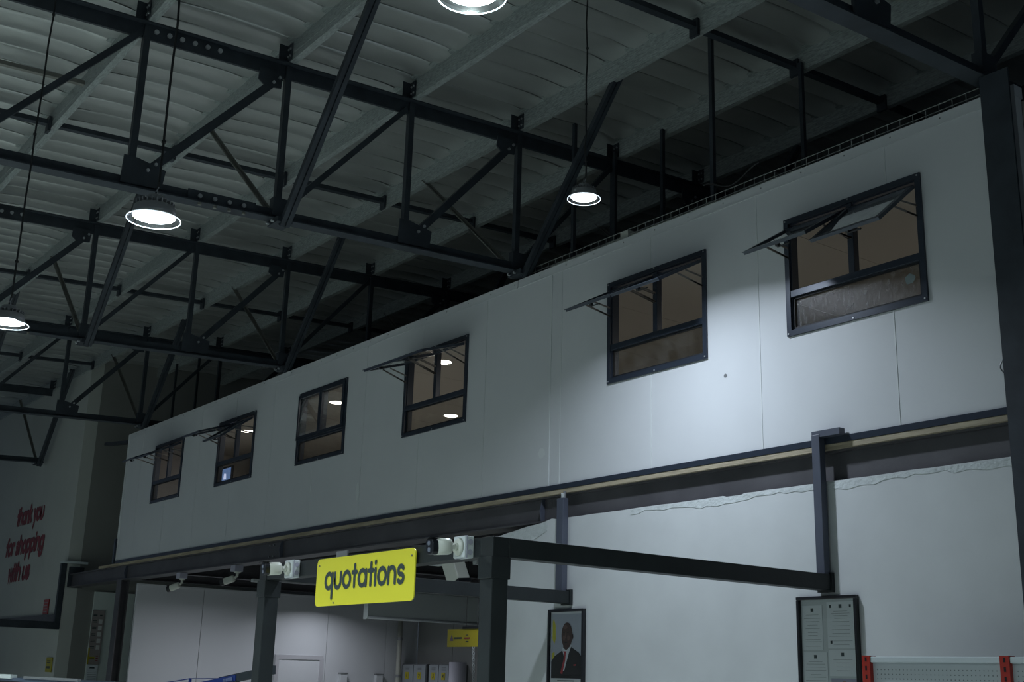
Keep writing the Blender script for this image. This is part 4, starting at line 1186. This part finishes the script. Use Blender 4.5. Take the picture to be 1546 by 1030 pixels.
T = thing('paper_roll', 'tall white roll standing beside the grey lockers', 'roll', (-17.35, 11.8, -E))
MB().tube((-17.12, 11.72, -E), (-17.12, 11.72, 0.27), 0.145, 24).build('roll', mat('roll_white', (0.62, 0.62, 0.70), 0.5), T, True)
MB().tube((-17.12, 11.72, 0.27), (-17.12, 11.72, 0.275), 0.06, 16).build('core', GREYMET, T)
T = thing('hanging_sign', 'small mustard sign with a tiny emblem and small print, hung from the ceiling', 'sign', (-13.1, 9.0, 0.4))
MB().box(-13.41, -12.55, 9.0, 9.01, 0.40, 0.62).build('sign_board', YELLOW2, T)
MB().flat([(-13.35, 8.998, 0.475), (-13.27, 8.998, 0.475), (-13.29, 8.998, 0.52), (-13.31, 8.998, 0.555), (-13.33, 8.998, 0.52)]).build('emblem', mat('emblem_purple', (0.16, 0.12, 0.17), 0.6), T)
for k in range(8):
    MB().box(-13.255 + 0.022 * k, -13.238 + 0.022 * k, 8.997, 8.999, 0.498, 0.520).build('small_print', INK, T)
for k in range(6):
    MB().box(-13.03 + 0.022 * k, -13.013 + 0.022 * k, 8.997, 8.999, 0.496, 0.516).build('small_print', RED, T)
MB().box(-12.99, -12.94, 8.997, 8.999, 0.538, 0.550).build('small_print', INK, T)
MB().box(-12.99, -12.93, 8.997, 8.999, 0.460, 0.472).build('small_print', INK, T)
for x in (-13.0, -12.75):
    MB().tube((x, 9.005, 0.62), (x, 9.005, 1.58), 0.004, 6).build('cord', WIRE, T)
MB().box(-13.06, -12.6, 8.99, 9.03, 0.62, 0.65).build('top_clip', BLACKP, T)
T = thing('hanging_chain', 'pale chain hanging below the small mustard sign', 'chain', (-12.9, 9.3, -1.0))
b = MB()
zz = 0.52; k = 0
while zz > -1.0:
    xo = -13.25 + 0.10 * (0.52 - zz) / 1.5
    a = PI / 2 * (k % 2)
    for i in range(8):
        t0, t1 = 2 * PI * i / 8, 2 * PI * (i + 1) / 8
        P = lambda t: (xo + 0.015 * math.cos(t) * math.cos(a), 9.3 + 0.015 * math.cos(t) * math.sin(a), zz + 0.024 * math.sin(t))
        b.tube(P(t0), P(t1), 0.005, 5)
    zz -= 0.038; k += 1
tag(b.build('chain_links', RAILW, T), kind='stuff')
T = thing('unseen_batten', 'slim light fitting under the mezzanine, hidden behind the yellow quotations sign', 'ceiling light', (-18.4, 10.05, 1.33))
MB().box(-18.44, -18.36, 9.85, 10.25, 1.33, 1.375).build('batten_body', WPLAST, T)
ld = bpy.data.lights.new('batten_light', 'AREA'); ld.shape = 'RECTANGLE'; ld.size = 0.08; ld.size_y = 0.36; ld.energy = 13; ld.color = (0.86, 0.90, 1.0); ld.spread = math.radians(150)
lo = bpy.data.objects.new('batten_light', ld); COL.objects.link(lo); lo.parent = T; lo.location = (0, 0, -0.02)
T = thing('unseen_batten', 'added unseen fill light under the mezzanine, hidden behind the far canopy post', 'ceiling light', (-17.2, 8.1, 1.33))  # added to brighten the left partition panels
MB().box(-17.24, -17.16, 7.95, 8.25, 1.33, 1.375).build('batten_body', WPLAST, T)
lo = bpy.data.objects.new('batten_light', ld.copy()); lo.data.energy = 26; lo.data.spread = math.radians(168); COL.objects.link(lo); lo.parent = T; lo.location = (0, 0, -0.02)
T = thing('unseen_batten', 'added unseen fill light under the mezzanine, hidden behind the near canopy post', 'ceiling light', (-12.0, 8.6, 1.33))  # added to lift the duct and the rear of the room
MB().box(-12.04, -11.96, 8.4, 8.8, 1.33, 1.375).build('batten_body', WPLAST, T)
lo = bpy.data.objects.new('batten_light', ld.copy()); lo.data.energy = 16; lo.data.spread = PI; COL.objects.link(lo); lo.parent = T; lo.location = (0, 0, -0.02)


# counter, blue shelf flag, shop unit along the bottom edge
T = thing('display_unit', 'low display unit with bright metal edge along the bottom left', 'display unit', (-13.6, 4.2, -E))
MB().box(-15.6, -12.45, 4.0, 4.6, -E, -0.16).build('cabinet', CABINET, T)
MB().box(-15.7, -12.3, 3.95, 4.65, -0.16, -0.125).build('top_board', SHELFB, T)
MB().box(-14.1, -12.25, 3.93, 3.96, -0.125, -0.10).build('metal_edge', GREYMET, T)
MB().box(-15.7, -14.6, 3.93, 4.0, -0.135, -0.09).build('glass_box', DUCT, T)
T = thing('shelf_flag', 'blue shelf strip on a dark arm rising towards the canopy post', 'sign', (-11.3, 5.0, -1.2))
MB().bar((-11.35, 5.0, -0.085), (-10.2, 5.0, 0.035), 0.03, 0.075, (0, 1, 0)).build('arm', STEEL, T)
b = MB().bar((-11.95, 4.98, -0.145), (-10.95, 4.98, -0.045), 0.012, 0.055, (0, 1, 0))
b.build('blue_strip', BLUE, T)
for k in range(6):
    MB().bar((-11.2 + 0.035 * k, 4.965, -0.075 + 0.0035 * k), (-11.18 + 0.035 * k, 4.965, -0.073 + 0.0035 * k), 0.006, 0.03, (0, 1, 0)).build('print', BLUEL, T)
MB().box(-12.09, -12.06, 4.99, 5.01, -E, -0.065).build('post', BLUE, T)
MB().tube((-12.07, 5.0, -0.07), (-11.2, 5.0, -0.055), 0.004, 6).build('rod', BLUE, T)
MB().tube((-12.07, 5.0, -0.07), (-12.4, 4.8, -0.13), 0.005, 6).build('rod', BLUE, T)
MB().box(-11.0, -10.94, 4.98, 5.02, -E, -0.05).build('post', STEEL, T)
